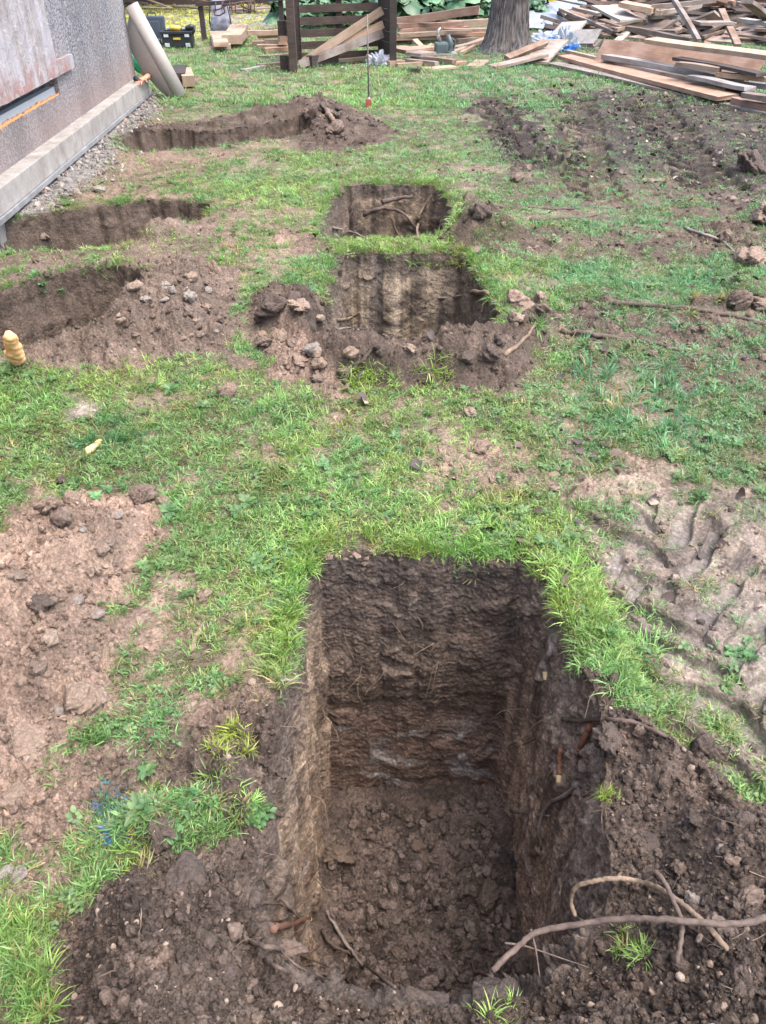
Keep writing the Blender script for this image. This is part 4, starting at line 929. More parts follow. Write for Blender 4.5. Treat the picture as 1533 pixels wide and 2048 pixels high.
root([(945,585),(975,585),(970,595),(966,625)], 4.5, B_PALE, 'hooked pale root above the heap right of the square pit', lifts=[2, 4, 4, 2])
root([(875,596),(910,593),(945,588)], 2.5, B_TW, 'thin root across the upper right of the square pit face')
root([(676,640),(700,636),(722,626)], 3.5, B_PALE, 'short pale root at the left side of the square pit face', lifts=[2, 4, 6])
root([(678,658),(700,655),(712,652)], 2.5, B_TW, 'second short root below the pale one on the square pit face')
root([(1010,710),(1035,690),(1055,670),(1072,650)], 5, B_PALE, 'light brown root at the right end of the front mound')
root([(729,430),(755,418),(790,418),(815,435),(838,468)], 4, B_BR, 'arched root hanging on the farthest pit face', lifts=[3, 6, 6, 6, 4])
root([(784,435),(790,455),(802,475)], 3, B_PALE, 'pale root curving down the farthest pit face', lifts=[4, 4, 4])
root([(838,432),(836,450),(836,475)], 3.5, B_PALE, 'straight pale root at the right of the farthest pit face', lifts=[4, 4, 4], branches=[(0, [(850,410),(865,390)], .8)])
root([(668,455),(700,462),(742,480)], 2.5, B_TW, 'thin root crossing the left corner of the farthest pit', lifts=[3, 5, 4])
root([(765,405),(790,398),(825,392)], 5, B_BR, 'thick root tuft near the top of the farthest pit face', lifts=[4, 5, 4])
root([(655,222),(662,235),(675,245),(685,250)], 5, B_PALE, 'pale broken branch stuck in the far earth heap', 'branch', 'branch', lifts=[3, 5, 3, 1])
root([(380,1300),(395,1268),(408,1240)], 7, B_PALE, 'pale stripped stick lying in the mud left of the big pit', 'stick', 'stick', taper=.5)

# fine hair roots hanging from the cut faces and out of the heaps
mb = MB(); M_HAIR = bark_mat('hair_root', (.12, .085, .065), (.30, .23, .17))
for _ in range(260):
    z_ = random.random()
    if z_ < .35: px, py = random.uniform(1060, 1215), random.uniform(1230, 1850)
    elif z_ < .5: px, py = random.uniform(560, 650), random.uniform(1200, 1850)
    elif z_ < .68: px, py = random.uniform(640, 1080), random.uniform(1120, 1350)
    elif z_ < .78: px, py = random.uniform(690, 930), random.choice([random.uniform(515, 600), random.uniform(380, 420)])
    elif z_ < .92: px, py = random.uniform(1200, 1533), random.uniform(1450, 2000)
    else: px, py = random.uniform(150, 520), random.uniform(1700, 2000)
    p = hit(px, py, .002); dist = (p - CAMP).length; L_ = random.uniform(.02, .085) * (1 if dist < 2.6 else 2); d = Vector((random.gauss(0, .6), random.gauss(-.2, .5), random.gauss(-.6, .5))).normalized()
    if p.z > -.1: d = Vector((random.gauss(0, 1), random.gauss(0, 1), random.gauss(.1, .15))).normalized()
    P_ = [p]
    for k in range(5):
        d = (d + Vector([random.gauss(0, .28) for _ in '123']) + Vector((0, 0, -.12 if p.z < -.1 else -.08))).normalized(); P_.append(P_[-1] + d * L_ / 5)
    r_ = random.uniform(.0006, .0014) * (1 if dist < 2.6 else 2); mb.tube(P_, [r_ * (1 - .14 * i) for i in range(6)], 4, False)
    if random.random() < .5: b_ = P_[2]; e_ = Vector([random.gauss(0, 1) for _ in '123']).normalized(); mb.tube([b_, b_ + e_ * L_ * .2, b_ + e_ * L_ * .3 + Vector((0, 0, -L_ * .12))], [r_ * .7, r_ * .6, r_ * .3], 4, False)
tag(mb.build('fine_roots', M_HAIR, smooth=True), 'hair-thin roots sticking out of the cut pit faces and dug soil', 'roots', kind='stuff')
# ------------------------------------------------------------------ orange foam scraps
t_ = NT('foam'); _P = t_.coord('Object'); _n = t_.noise(_P, 25, 5, .6); M_FOAM = t_.pr(t_.mix(t_.ramp(_n, [(.35, 0), (.65, 1)]), (.74, .36, .15), (.82, .50, .25)), .7, 0, t_.bump(_n, .6, .01), .4)
def foam(a, b, w, label):
    A = hit(*a) if len(a) == 2 else G(*a); B = hit(*b) if len(b) == 2 else G(*b); n = 80; bm = bmesh.new()
    for i in range(n):
        t = i / (n - 1); p = A.lerp(B, t); r = w * random.uniform(.24, .36) * (1 - .25 * t)
        m = Matrix.Translation(p + Vector([random.uniform(-.22, .22) * w * (1.2 - .6 * t), random.uniform(-.2, .2) * w, w * random.uniform(.15, .45)])) @ Matrix.Diagonal((r, r * random.uniform(.8, 1.2), r * random.uniform(.7, 1), 1))
        bmesh.ops.create_icosphere(bm, subdivisions=2, radius=1, matrix=m)
    me = bpy.data.meshes.new('foam_scrap'); bm.to_mesh(me); bm.free(); me.materials.append(M_FOAM)
    o = link(bpy.data.objects.new('foam_scrap', me)); o['label'] = label; o['category'] = 'foam'
    r = o.modifiers.new('r', 'REMESH'); r.mode = 'VOXEL'; r.voxel_size = w * .07; r.use_smooth_shade = True
foam((36, 726, .03), (24, 682, .20), .075, 'long strip of orange builders foam at the left edge by the pit')
foam((180, 905), (200, 888), .032, 'small scrap of orange builders foam in a dark grass clump')

# ------------------------------------------------------------------ house
P2 = G(303, 192); P1 = G(0, 458); dW = (P2 - P1).normalized(); nW = Vector((dW.y, -dW.x, 0))       # nW points out of the wall
def HW(s, h, t): return P2 - dW * s + Vector((0, 0, h)) - nW * t
def onwall(px, py, t):
    d = raydir(px, py); q = P2 - nW * t; k = (q - CAMP).dot(nW) / d.dot(nW); p = CAMP + d * k
    return (P2 - p).dot(dW), p.z
MH = Matrix((-dW, -nW, Vector((0, 0, 1)))).transposed().to_4x4(); MH.translation = P2     # x=s, y=t, z=h
s0, hl = onwall(101, 300, 0.0); TS = .12
print('HOUSE', P1, P2, 'ledge', hl, 'win', onwall(118, 168, TS), onwall(0, 215, TS), onwall(85, 0, TS), onwall(0, 250, TS), onwall(118, 195, TS), onwall(250, 0, TS), onwall(275, 155, TS))
house = empty('house', P2); tag(house, 'grey roughcast house with a concrete plinth and boarded basement window', 'house')
def hb(name, s, h, t, mat, parent=None, sub=0):
    mb = MB(); mb.box((s[1] - s[0], t[1] - t[0], h[1] - h[0]), MH, ((s[0] + s[1]) / 2, (t[0] + t[1]) / 2, (h[0] + h[1]) / 2))
    o = mb.build(name, mat, None, bevel=sub); par = parent or house; o.parent = par; o.matrix_parent_inverse = (Matrix.Translation(P2)).inverted(); return o
t = NT('roughcast'); P = t.coord('Object'); v = t.vor(P, 70); n = t.noise(P, 55, 5, .7); n2 = t.noise(P, 2.2, 4, .6); n3 = t.noise(P, 130, 4, .7)
sep = t.n('ShaderNodeSeparateXYZ'); t.l(t.n('ShaderNodeNewGeometry').outputs['Position'], sep.inputs[0])
c = t.mix(t.ramp(n, [(.42, 0), (.60, 1)]), (.15, .145, .16), (.62, .61, .64)); c = t.mix(t.ramp(n3, [(.35, .6), (.5, 0)]), c, (.07, .068, .075)); c = t.mix(t.ramp(n2, [(.45, 0), (.7, .4)]), c, (.42, .36, .33))
lowp = t.math('MULTIPLY', t.ramp(sep.outputs['Z'], [(.30, 1), (.62, 0)]), t.ramp(n2, [(.35, .9), (.65, .35)])); c = t.mix(lowp, c, (.40, .30, .26))
c = t.mix(1, c, t.ramp(t.noise(t.coord('Object', (1, 1, .25)), 1.6, 6, .7), [(.3, .72), (.5, 1), (.7, 1.2)]), 'MULTIPLY'); M_RC = t.pr(c, .9, 0, t.bump(t.math('ADD', n, n3), 1, .02), .3)
M_CON = NT('concrete'); t = M_CON; P = t.coord('Object'); n = t.noise(P, 5, 6, .65); n2 = t.noise(P, 60, 4, .7); c = t.mix(t.ramp(n, [(.3, 0), (.7, 1)]), (.25, .23, .205), (.40, .375, .345)); c = t.mix(1, c, t.ramp(n2, [(.3, .85), (.7, 1.12)]), 'MULTIPLY'); ns = t.noise(t.coord('Object', (1, 1, .3)), 9, 5, .7); c = t.mix(t.ramp(ns, [(.5, 0), (.68, .6)]), c, (.16, .13, .11)); M_CON = t.pr(c, .85, 0, t.bump(n2, .3, .004), .3)
M_MET = simple('zinc', (.50, .51, .53), .4, .7, nscale=8); M_PVC = simple('window_grey', (.42, .46, .50), .35, 0, .5, 4, .1, .02)
t = NT('peeling_paint'); P = t.coord('Object'); n = t.noise(P, 4.5, 7, .68, .5); n2 = t.noise(P, 14, 6, .7, .4); Ps = t.coord('Object', (7, 7, .9)); n4 = t.noise(Ps, 1.6, 5, .65)
c = t.mix(t.ramp(n4, [(.35, 0), (.65, 1)]), (.29, .25, .23), (.44, .42, .45)); sep = t.n('ShaderNodeSeparateXYZ'); t.l(t.n('ShaderNodeNewGeometry').outputs['Position'], sep.inputs[0])
redm = t.math('MULTIPLY', t.ramp(n, [(.47, 0), (.53, .85)]), t.ramp(sep.outputs['Z'], [(.62, 1), (.80, 0)])); c = t.mix(redm, c, (.34, .19, .165)); c = t.mix(t.ramp(n2, [(.60, 0), (.64, 1)]), c, (.50, .47, .44))
M_PEEL = t.pr(c, .75, 0, t.bump(t.math('ADD', n2, n), .9, .02), .3)
sr, hb0 = onwall(120, 197, TS); hb0 = max(hb0, hl + .02)
bs, bh = onwall(100, 172, TS - .03); fs, fh = onwall(150, 152, TS - .03)
sR = onwall(116, 165, TS)[0]; WOPEN = (sR, sR + 1.5); HOP = (.455, 2.0)
hb('wall', (.10, 14), (hl - .02, HOP[0]), (TS, TS + 6), M_RC); hb('wall', (.10, WOPEN[0]), (HOP[0] + .001, 3.2), (TS, TS + 6), M_RC); hb('wall', (WOPEN[1], 14), (HOP[0] + .001, 3.2), (TS, TS + 6), M_RC); hb('wall', (WOPEN[0] + .001, WOPEN[1] - .001), (HOP[1], 3.2), (TS, TS + 6), M_RC); hb('wall', (WOPEN[0] + .001, WOPEN[1] - .001), (HOP[0] + .001, HOP[1] - .001), (TS + .16, TS + 5.9), M_RC)
hb('roof', (-.3, 14.3), (3.2, 3.4), (-.35, TS + 6.3), M_CON)
pl = hb('plinth', (0, 14), (.055, hl), (0, TS + 6.1), M_CON, sub=.008); hb('plinth_footing', (.02, 13.9), (-.25, .05), (.045, TS + 6), M_CON)
for k in range(9): hb('drip_strip', (.0 + k * 1.45, k * 1.45 + 1.445), (.022, .054), (-.018, .03), M_MET)
# roughcast pebbles as relief along the plaster edge handled in material; window
wf = hb('window', (WOPEN[0] + .01, WOPEN[1] - .01), (HOP[0] + .005, HOP[0] + .06), (TS + .035, TS + .10), M_PVC)
for nm, s_, h_ in (('frame', (WOPEN[0] + .01, WOPEN[0] + .07), (HOP[0] + .061, 1.98)), ('frame', (WOPEN[1] - .07, WOPEN[1] - .01), (HOP[0] + .061, 1.98)), ('frame', (WOPEN[0] + .69, WOPEN[0] + .77), (HOP[0] + .061, 1.98))):
    o = hb(nm, s_, h_, (TS + .04, TS + .10), M_PVC); o.parent = wf; o.matrix_parent_inverse = Matrix.Translation(P2).inverted()
for a, b in ((WOPEN[0] + .075, WOPEN[0] + .685), (WOPEN[0] + .775, WOPEN[1] - .075)):
    o = hb('sash', (a, b), (HOP[0] + .065, HOP[0] + .12), (TS + .055, TS + .095), M_PVC); o.parent = wf; o.matrix_parent_inverse = Matrix.Translation(P2).inverted()
    o = hb('pane', (a, b), (HOP[0] + .122, 1.95), (TS + .07, TS + .08), simple('glass_dark', (.22, .25, .28), .1, 0, .8, 3, .1, 0)); o.parent = wf; o.matrix_parent_inverse = Matrix.Translation(P2).inverted()
mb = MB(); S_ = np.linspace(WOPEN[0] - .01, WOPEN[1], 46); mb.tube([MH @ Vector((s_, TS + .02 + random.uniform(-.004, .004), HOP[0] + random.uniform(-.008, .006))) for s_ in S_], [.017 * random.uniform(.6, 1.3) for _ in S_], 7, jit=.25)
o = mb.build('foam_seal', simple('foam_orange', (.55, .25, .09), .8, nscale=60), smooth=True); o.parent = house; o.matrix_parent_inverse = Matrix.Translation(P2).inverted()
# weathered board over the window: grid with ragged lower edge and a lip to the right
bt = onwall(85, 0, TS - .03); nS, nH = 90, 60; V = []; Fq = []; 
b0s, b0h = onwall(108, 150, TS - .03); b1s, b1h = onwall(0, 213, TS - .03)
for side in (0, 1):
    for j in range(nH):
        for i in range(nS):
            s_ = bt[0] * (1 - .0) + (WOPEN[1] + .2 - bt[0]) * i / (nS - 1); lo_ = b1h + .010 * float(fbm(np.array([s_ * 3]), np.array([1.0]), 4, 3)[0])
            h_ = lo_ + (2.1 - lo_) * j / (nH - 1); V.append(MH @ Vector((s_, TS - .006 - (.03 if side == 0 else 0) + .004 * float(pn(np.array([s_ * 9]), np.array([h_ * 9]), 4)[0]), h_)))
N1 = nS * nH; g_ = gridF(nH, nS); Fq = [tuple(f) for f in g_] + [tuple(f[::-1] + N1) for f in g_]
for i in range(nS - 1): Fq.append((i, N1 + i, N1 + i + 1, i + 1)); k = (nH - 1) * nS; Fq.append((k + i + 1, N1 + k + i + 1, N1 + k + i, k + i))
for j in range(nH - 1): k = j * nS; Fq.append((k + nS, N1 + k + nS, N1 + k, k)); k += nS - 1; Fq.append((k, N1 + k, N1 + k + nS, k + nS))
mb = MB(); mb.add(V, Fq); o = mb.build('window_board', M_PEEL); o.parent = house; o.matrix_parent_inverse = Matrix.Translation(P2).inverted()
f0 = onwall(118, 128, TS - .03); f1_ = onwall(152, 152, TS - .03); f2_ = onwall(114, 170, TS - .03)
hb('sill_board', (f1_[0], bt[0] - .002 + .0), (b1h + .005, b1h + .11), (TS - .038, TS - .005), M_PEEL)

# ------------------------------------------------------------------ roll of covering leaning on the house
t = NT('roll_felt'); P = t.coord('Object'); M_ROLL = t.pr(t.mix(1, (.40, .365, .335), t.ramp(t.noise(P, 30, 4), [(.3, .94), (.7, 1.05)]), 'MULTIPLY'), .7, 0, None, .3)
Bp = G(362, 196); Bp.z = .02; Tp = AY(263, 10, P2.y - .12); A = (Tp - Bp); L = A.length; A.normalize(); Sd = A.cross(Vector((0, 1, 0))).normalized(); Sd = Sd if Sd.x < 0 else -Sd; Fd = A.cross(Sd).normalized(); Fd = Fd if Fd.y < 0 else -Fd
rr = .078; mb = MB(); n = 28; V = []
for i in range(2):
    for k in range(n): a = 2 * math.pi * k / n; V.append(Bp + A * L * i + Sd * math.cos(a) * rr + Fd * math.sin(a) * rr)
for i in range(2):
    for k in range(n): a = 2 * math.pi * k / n; V.append(Bp + A * L * i + Sd * math.cos(a) * (rr - .012) + Fd * math.sin(a) * (rr - .012))
Fq = [(k, (k + 1) % n, n + (k + 1) % n, n + k) for k in range(n)] + [(2 * n + k, 3 * n + k, 3 * n + (k + 1) % n, 2 * n + (k + 1) % n) for k in range(n)] + [(k, 2 * n + k, 2 * n + (k + 1) % n, (k + 1) % n) for k in range(n)] + [(n + k, n + (k + 1) % n, 3 * n + (k + 1) % n, 3 * n + k) for k in range(n)]
roll = MB().add(V, Fq).build('felt_roll', M_ROLL, smooth=True); tag(roll, 'tall beige-grey roll of felt leaning against the house corner', 'roll')
V = []; nu, nv = 40, 14
for off_ in (0, .004):
    for i in range(nu):
        a = i / (nu - 1); wdt = (.02 + .20 * math.sin(min(1, a * 1.15 + .12) * math.pi * .62) ** .8) * (sst(1.02, .78, np.array(a)) if a > .7 else 1)
        for j in range(nv):
            u = j / (nv - 1); V.append(Bp + A * L * (a * .97 + .0) + Fd * (rr * (.55 - .9 * u) + off_ - .05 * u * u) + Sd * (rr * .83 + float(wdt) * u))
g_ = gridF(nu, nv); MB().add(V, [tuple(f) for f in g_] + [tuple(f[::-1] + nu * nv) for f in g_]).build('loose_flap', M_ROLL, roll, smooth=True)

# ------------------------------------------------------------------ boards
def board(p, q, w_, th, mat, label, group=None, roll=0.0, name='wooden_board', warp=.006, parent=None):
    p = Vector(p); q = Vector(q); X = (q - p); L = X.length; X.normalize(); Y = Vector((0, 0, 1)).cross(X).normalized(); Z = X.cross(Y)
    K = 7; V = []; ph = random.uniform(0, 6); chip = [random.uniform(-.02, .02) for _ in range(4)]
    for i in range(K):
        x = (i / (K - 1) - .5) * L; bw = warp * math.sin(ph + i * .9) * min(1, L)
        for m, (a, b) in enumerate(((-1, -1), (1, -1), (1, 1), (-1, 1))):
            V.append(Vector((x + (chip[m] if i in (0, K - 1) else 0) * min(1, L), a * w_ / 2 * random.uniform(.97, 1.0), b * th / 2 + bw)))
    Fq = [(i * 4 + m, i * 4 + (m + 1) % 4, (i + 1) * 4 + (m + 1) % 4, (i + 1) * 4 + m) for i in range(K - 1) for m in range(4)] + [(3, 2, 1, 0), tuple((K - 1) * 4 + m for m in range(4))]
    o = MB().add(V, Fq).build(name, mat, parent); M = Matrix((X, Y, Z)).transposed() @ Matrix.Rotation(roll, 3, 'X'); M = M.to_4x4(); M.translation = (p + q) / 2; o.matrix_world = M
    return tag(o, label, 'board', group) if label else o
def gb(a, b, za, zb, w_, th, mat, label, group=None, roll=0, **k): return board(G(a[0], a[1], za), G(b[0], b[1], zb), w_, th, mat, label, group, roll, **k)
Z4 = lambda X, Y: (1080 + X / 3.384, Y / 3.384)
Z3 = lambda X, Y: (740 + X / 3.65, Y / 3.65)
Z2 = lambda X, Y: (400 + X / 3.83, Y / 3.83)
# front right stack of long planks
gb(Z4(90, 430), Z4(1600, 770), .02, .02, .24, .03, W_OLD, 'lowest long board in the grass under the wide tan plank')
gb(Z4(180, 383), Z4(1275, 665), .075, .075, .30, .045, W_RED, 'wide tan plank in front of the long timber stack at right', roll=.04)
gb(Z4(180, 352), Z4(1290, 598), .11, .11, .07, .05, W_OLD, 'long narrow batten resting along the wide tan plank')
gb(Z4(440, 385), Z4(1440, 555), .16, .16, .16, .06, W_GREY, 'long pale grey beam in the middle of the front right stack')
gb(Z4(400, 350), Z4(1490, 455), .20, .24, .34, .035, W_RED, 'wide pinkish board standing on edge behind the pale beam', roll=.95)
gb(Z4(745, 270), Z4(1640, 395), .42, .42, .20, .05, W_FRESH, 'light brown plank lying on top of the wide pinkish board', roll=.1)
gb(Z4(930, 392), Z4(1500, 505), .29, .28, .16, .035, W_DARK, 'dark grey board lying across the pinkish one')
gb(Z4(935, 432), Z4(1215, 470), .27, .27, .12, .05, W_FRESH, 'short split board lying under the dark grey board')
gb(Z4(1030, 520), Z4(1420, 598), .17, .17, .16, .04, W_GREY, 'short grey board between narrow batten and pale beam')
gb(Z4(1280, 610), Z4(1700, 700), .10, .10, .12, .05, W_DARK, 'dark beam end sticking out at the right of the wide plank')
gb(Z4(1320, 690), Z4(1700, 770), .05, .05, .12, .09, W_RED, 'reddish beam at the right edge under the dark beam')
gb(Z4(1200, 500), Z4(1700, 560), .22, .22, .10, .05, W_FRESH, 'pale batten at the right edge above the short grey board')
gb(Z4(1400, 560), Z4(1750, 620), .15, .15, .14, .05, W_GREY, 'grey beam end at the right edge beneath the pale batten')
gb(Z4(1380, 640), Z4(1750, 690), .15, .15, .14, .05, W_BROWN, 'brown beam end at the right edge above the dark beam')
gb(Z4(150, 245), Z4(235, 150), .10, .28, .50, .03, W_GREY, 'square grey shuttering board, leftmost of the two leaning ones', roll=-.1)
gb(Z4(270, 300), Z4(330, 205), .08, .26, .50, .03, W_GREY, 'square grey shuttering board, nearer of the two leaning ones', roll=-.1)
gb(Z4(340, 320), Z4(400, 275), .05, .12, .16, .05, W_OLD, 'short block end right of the grey shuttering boards')
gb(Z4(290, 325), Z4(400, 330), .03, .03, .2, .03, W_OLD, 'flat short board lying before the shuttering boards')
gb(Z4(140, 60), Z4(500, 220), .38, .20, .07, .04, W_OLD, 'thin lath sloping over the shuttering boards to the right')
gb(Z4(235, 55), Z4(400, 100), .45, .40, .12, .05, W_OLD, 'small board at the top left of the timber pile by the tarp')
gb(Z4(420, 45), Z4(620, 140), .55, .42, .42, .04, W_GREY, 'large grey slab board at the upper left of the timber pile')
gb(Z4(560, 25), Z4(780, 70), .62, .55, .40, .07, W_FRESH, 'thick light slab on top of the timber pile')
gb(Z4(910, 0), Z4(1075, 275), .72, .28, .07, .06, W_OLD, 'pale stick leaning steeply against the timber pile')
gb(Z4(1060, 155), Z4(1290, 155), .45, .45, .35, .04, W_OLD, 'pale flat board jutting out from the centre of the timber pile')
gb(Z4(1230, 65), Z4(1340, 310), .58, .24, .10, .04, W_BROWN, 'weathered stick leaning right of the jutting board')
gb(Z4(590, 190), Z4(1020, 270), .32, .26, .12, .06, W_BROWN, 'long brown beam at the foot of the timber pile')
gb(Z4(515, 205), Z4(710, 148), .30, .38, .08, .05, W_FRESH, 'yellowish batten crossing the timber pile base')
gb(Z4(760, 45), Z4(1200, 5), .60, .70, .12, .06, W_OLD, 'long pale beam on the upper part of the timber pile')
gb(Z4(800, 90), Z4(1080, 40), .55, .60, .10, .06, W_OLD, 'pale beam under the long one on the timber pile')
gb(Z4(760, 115), Z4(960, 115), .45, .48, .25, .05, W_OLD, 'flat board end in the middle left of the timber pile')
gb(Z4(1400, 10), Z4(1560, 130), .72, .45, .20, .05, W_OLD, 'broad board sloping down at the upper right corner')
gb(Z4(1370, 130), Z4(1600, 175), .42, .40, .18, .05, W_GREY, 'grey board at the right edge of the timber pile')
gb(Z4(500, 35), Z4(640, 120), .55, .42, .14, .04, W_OLD, 'narrow pale board beside the large grey slab')
# tangled pile
proto_b = []
for i in range(14):
    Lb = random.uniform(.5, 2.2); o = board((-Lb / 2, 0, 0), (Lb / 2, 0, 0), random.choice([.07, .1, .14, .2, .26]), random.choice([.03, .04, .06]), random.choice([W_OLD, W_OLD, W_GREY, W_BROWN, W_BROWN, W_DARK, W_DARK, W_RED]), None)
    proto_b.append(o)
c0 = Vector((5.9, 16.6, 0)); ax = Vector((.93, -.36, 0)).normalized(); ay = Vector((.36, .93, 0)).normalized(); first = set()
def put(i, pos, rot, label, group):
    s = proto_b[i]
    if i in first: s = s.copy(); COL.objects.link(s)
    first.add(i); s.matrix_world = Matrix.Translation(pos) @ Euler(rot).to_matrix().to_4x4(); tag(s, label, 'board', group)
n_ = 0; SCR = MB()
while n_ < 290:
    u = random.uniform(-2.3, 3.2); v_ = random.uniform(-1.3, 2.6); hh = .85 * (1 - (abs(u - .4) / 3.3) ** 2.2) * sst(-1.35, .6, np.array(v_)) * (1 if v_ < 2.2 else .8)
    if hh < .05: continue
    p = c0 + ax * u + ay * v_; p.z = max(.05, float(hh) * random.uniform(.35, .95)); i = random.randrange(14)
    dz = random.gauss(0, .22); yaw = random.choice([-.35, -.35, .5, 1.1, -.9, 2.4, .1]) + random.gauss(0, .3)
    if n_ >= 150:
        Lh = random.uniform(.25, .9); dv = Vector((math.cos(yaw) * math.cos(dz), math.sin(yaw) * math.cos(dz), math.sin(dz))) * Lh; p.z *= .9; SCR.bar(p - dv, p + dv, random.choice([.07, .12, .2]), .04); n_ += 1; continue
    put(i, p, (random.gauss(0, .35), dz, yaw), 'weathered board end in the tangled timber pile at upper right', 'boards of the tangled timber pile'); n_ += 1
tag(SCR.add([(c0 + ax * u + ay * v + Vector((0, 0, z))) for u, v, z in ((-2, -.8, -.1), (3, -.8, -.1), (3, 3.2, -.1), (-2, 3.2, -.1), (-1.6, -.1, .35), (2.8, -.1, .45), (2.8, 3.0, .6), (-1.6, 3.0, .5))], [(0, 1, 5, 4), (1, 2, 6, 5), (2, 3, 7, 6), (3, 0, 4, 7), (4, 5, 6, 7)]).build('pile_boards', W_BROWN), 'brown board ends and splinters filling the core of the timber pile', 'wood scraps', kind='stuff')  # pile boards merged into one mesh around a plain filler block
# boards between the slatted bin and the tree
gb(Z3(170, 160), Z3(800, 75), .30, .50, .10, .12, W_RED, 'thick reddish beam pointing up to the right above the board stack')
gb(Z3(200, 190), Z3(680, 172), .26, .26, .12, .07, W_RED, 'reddish beam directly under the raised thick beam')
gb(Z3(560, 172), Z3(960, 160), .24, .24, .14, .10, W_FRESH, 'light beam reaching behind the tree trunk')
gb(Z3(215, 222), Z3(710, 200), .20, .20, .16, .05, W_RED, 'second reddish plank of the stack behind the bin')
gb(Z3(540, 222), Z3(930, 215), .18, .18, .20, .05, W_FRESH, 'pale plank of the stack just left of the trunk')
gb(Z3(215, 255), Z3(745, 232), .15, .16, .14, .06, W_FRESH, 'tan plank in the middle of the stack behind the bin')
gb(Z3(600, 250), Z3(930, 245), .13, .13, .12, .06, W_RED, 'reddish plank touching the left of the trunk')
gb(Z3(100, 285), Z3(720, 258), .10, .10, .14, .06, W_RED, 'long reddish plank low in the stack behind the bin')
gb(Z3(-60, 305), Z3(720, 285), .05, .05, .16, .06, W_BROWN, 'lowest brown plank of the stack behind the bin')
gb(Z3(640, 295), Z3(830, 282), .06, .06, .12, .05, W_BROWN, 'brown plank end left of the trunk near the grass')
gb(Z3(620, 355), Z3(845, 285), .04, .10, .12, .04, W_FRESH, 'pale plank slanting up toward the trunk')
gb(Z3(600, 385), Z3(700, 350), .03, .05, .10, .04, W_FRESH, 'short pale plank end beside the power tool')
gb(Z3(665, 390), Z3(765, 335), .03, .06, .06, .04, W_FRESH, 'short stick between power tool and trunk')
gb(Z3(180, 350), Z3(330, 375), .16, .16, .32, .05, W_FRESH, 'square light board right of the slatted bin')
gb(Z3(330, 295), Z3(450, 420), .20, .06, .09, .05, W_FRESH, 'tan stick leaning down to the right before the power tool')
gb(Z3(310, 415), Z3(460, 330), .05, .18, .08, .05, W_FRESH, 'tan stick crossing over the leaning one')
gb(Z3(335, 415), Z3(620, 450), .07, .05, .12, .05, W_BROWN, 'brown plank lying before the power tool')
gb(Z3(250, 440), Z3(490, 470), .05, .04, .10, .06, W_OLD, 'weathered short beam at the right foot of the bin')
gb(Z3(195, 482), Z3(375, 468), .03, .03, .08, .06, W_FRESH, 'short light block, frontmost by the right foot of the bin')
gb(Z3(132, 468), Z3(245, 460), .04, .04, .12, .08, W_FRESH, 'orange-tan block end touching the right foot of the bin')
gb(Z3(340, 508), Z3(620, 490), .02, .02, .22, .025, W_FRESH, 'flat pale board lying on grass before the bin')
gb(Z3(590, 462), Z3(700, 455), .02, .02, .12, .03, W_RED, 'small reddish board end on the grass')
gb(Z3(750, 490), Z3(825, 445), .015, .015, .22, .025, W_FRESH, 'small square pale board alone on the grass')
gb(Z3(890, 488), Z3(1280, 400), .02, .12, .22, .035, W_OLD, 'long weathered board lying in front of the tree')
gb(Z3(1000, 425), Z3(1285, 310), .06, .22, .10, .06, W_BROWN, 'brown beam resting on the long board before the tree', roll=.5)
gb(Z3(1210, 455), Z3(1370, 290), .04, .20, .36, .03, W_OLD, 'wide weathered board leaning right of the tree base')
for k, (dx, dy, z) in enumerate([(0, 0, .16), (30, 18, .08), (-15, 40, .22)]):
    gb(Z3(330 + dx, 360 + dy), Z3(440 + dx, 345 + dy), z, z, .3, .04, [W_RED, W_BROWN, W_OLD][k], 'board end layered under the power tool', 'boards layered under the power tool')
# left of the bin
gb(Z2(365, 252), Z2(720, 243), .20, .20, .10, .07, W_FRESH, 'light beam sticking out left of the bin, topmost')
gb(Z2(440, 275), Z2(700, 270), .14, .14, .12, .06, W_RED, 'reddish beam under the topmost one left of the bin')
gb(Z2(400, 328), Z2(500, 326), .10, .10, .12, .05, W_RED, 'short reddish plank end, farthest left of the bin')
gb(Z2(498, 322), Z2(720, 318), .12, .12, .12, .07, W_BROWN, 'brown beam end left of the bin')
gb(Z2(445, 356), Z2(720, 350), .07, .07, .12, .05, W_FRESH, 'pale plank low on the left of the bin')
gb(Z2(500, 384), Z2(800, 370), .04, .04, .12, .06, W_RED, 'reddish plank, lowest of the stack left of the bin')
gb(Z2(605, 290), Z2(665, 288), .22, .22, .12, .10, W_RED, 'squared beam end against the left bin post')
gb(Z2(600, 320), Z2(665, 318), .14, .14, .12, .08, W_FRESH, 'lighter squared beam end under the first one at the bin post')
gb(Z2(450, 432), Z2(740, 418), .02, .02, .12, .03, W_BROWN, 'thin dark board in the grass before the left stack')
gb(Z2(325, 540), Z2(490, 508), .02, .03, .10, .025, W_GREY, 'pale grey board lying at an angle left of the bin foot')
gb(Z2(440, 500), Z2(720, 482), .04, .04, .12, .04, W_BROWN, 'brown board leading into the left bin foot')
gb(Z2(595, 520), Z2(700, 514), .02, .02, .08, .03, W_OLD, 'small pale board at the left bin foot')
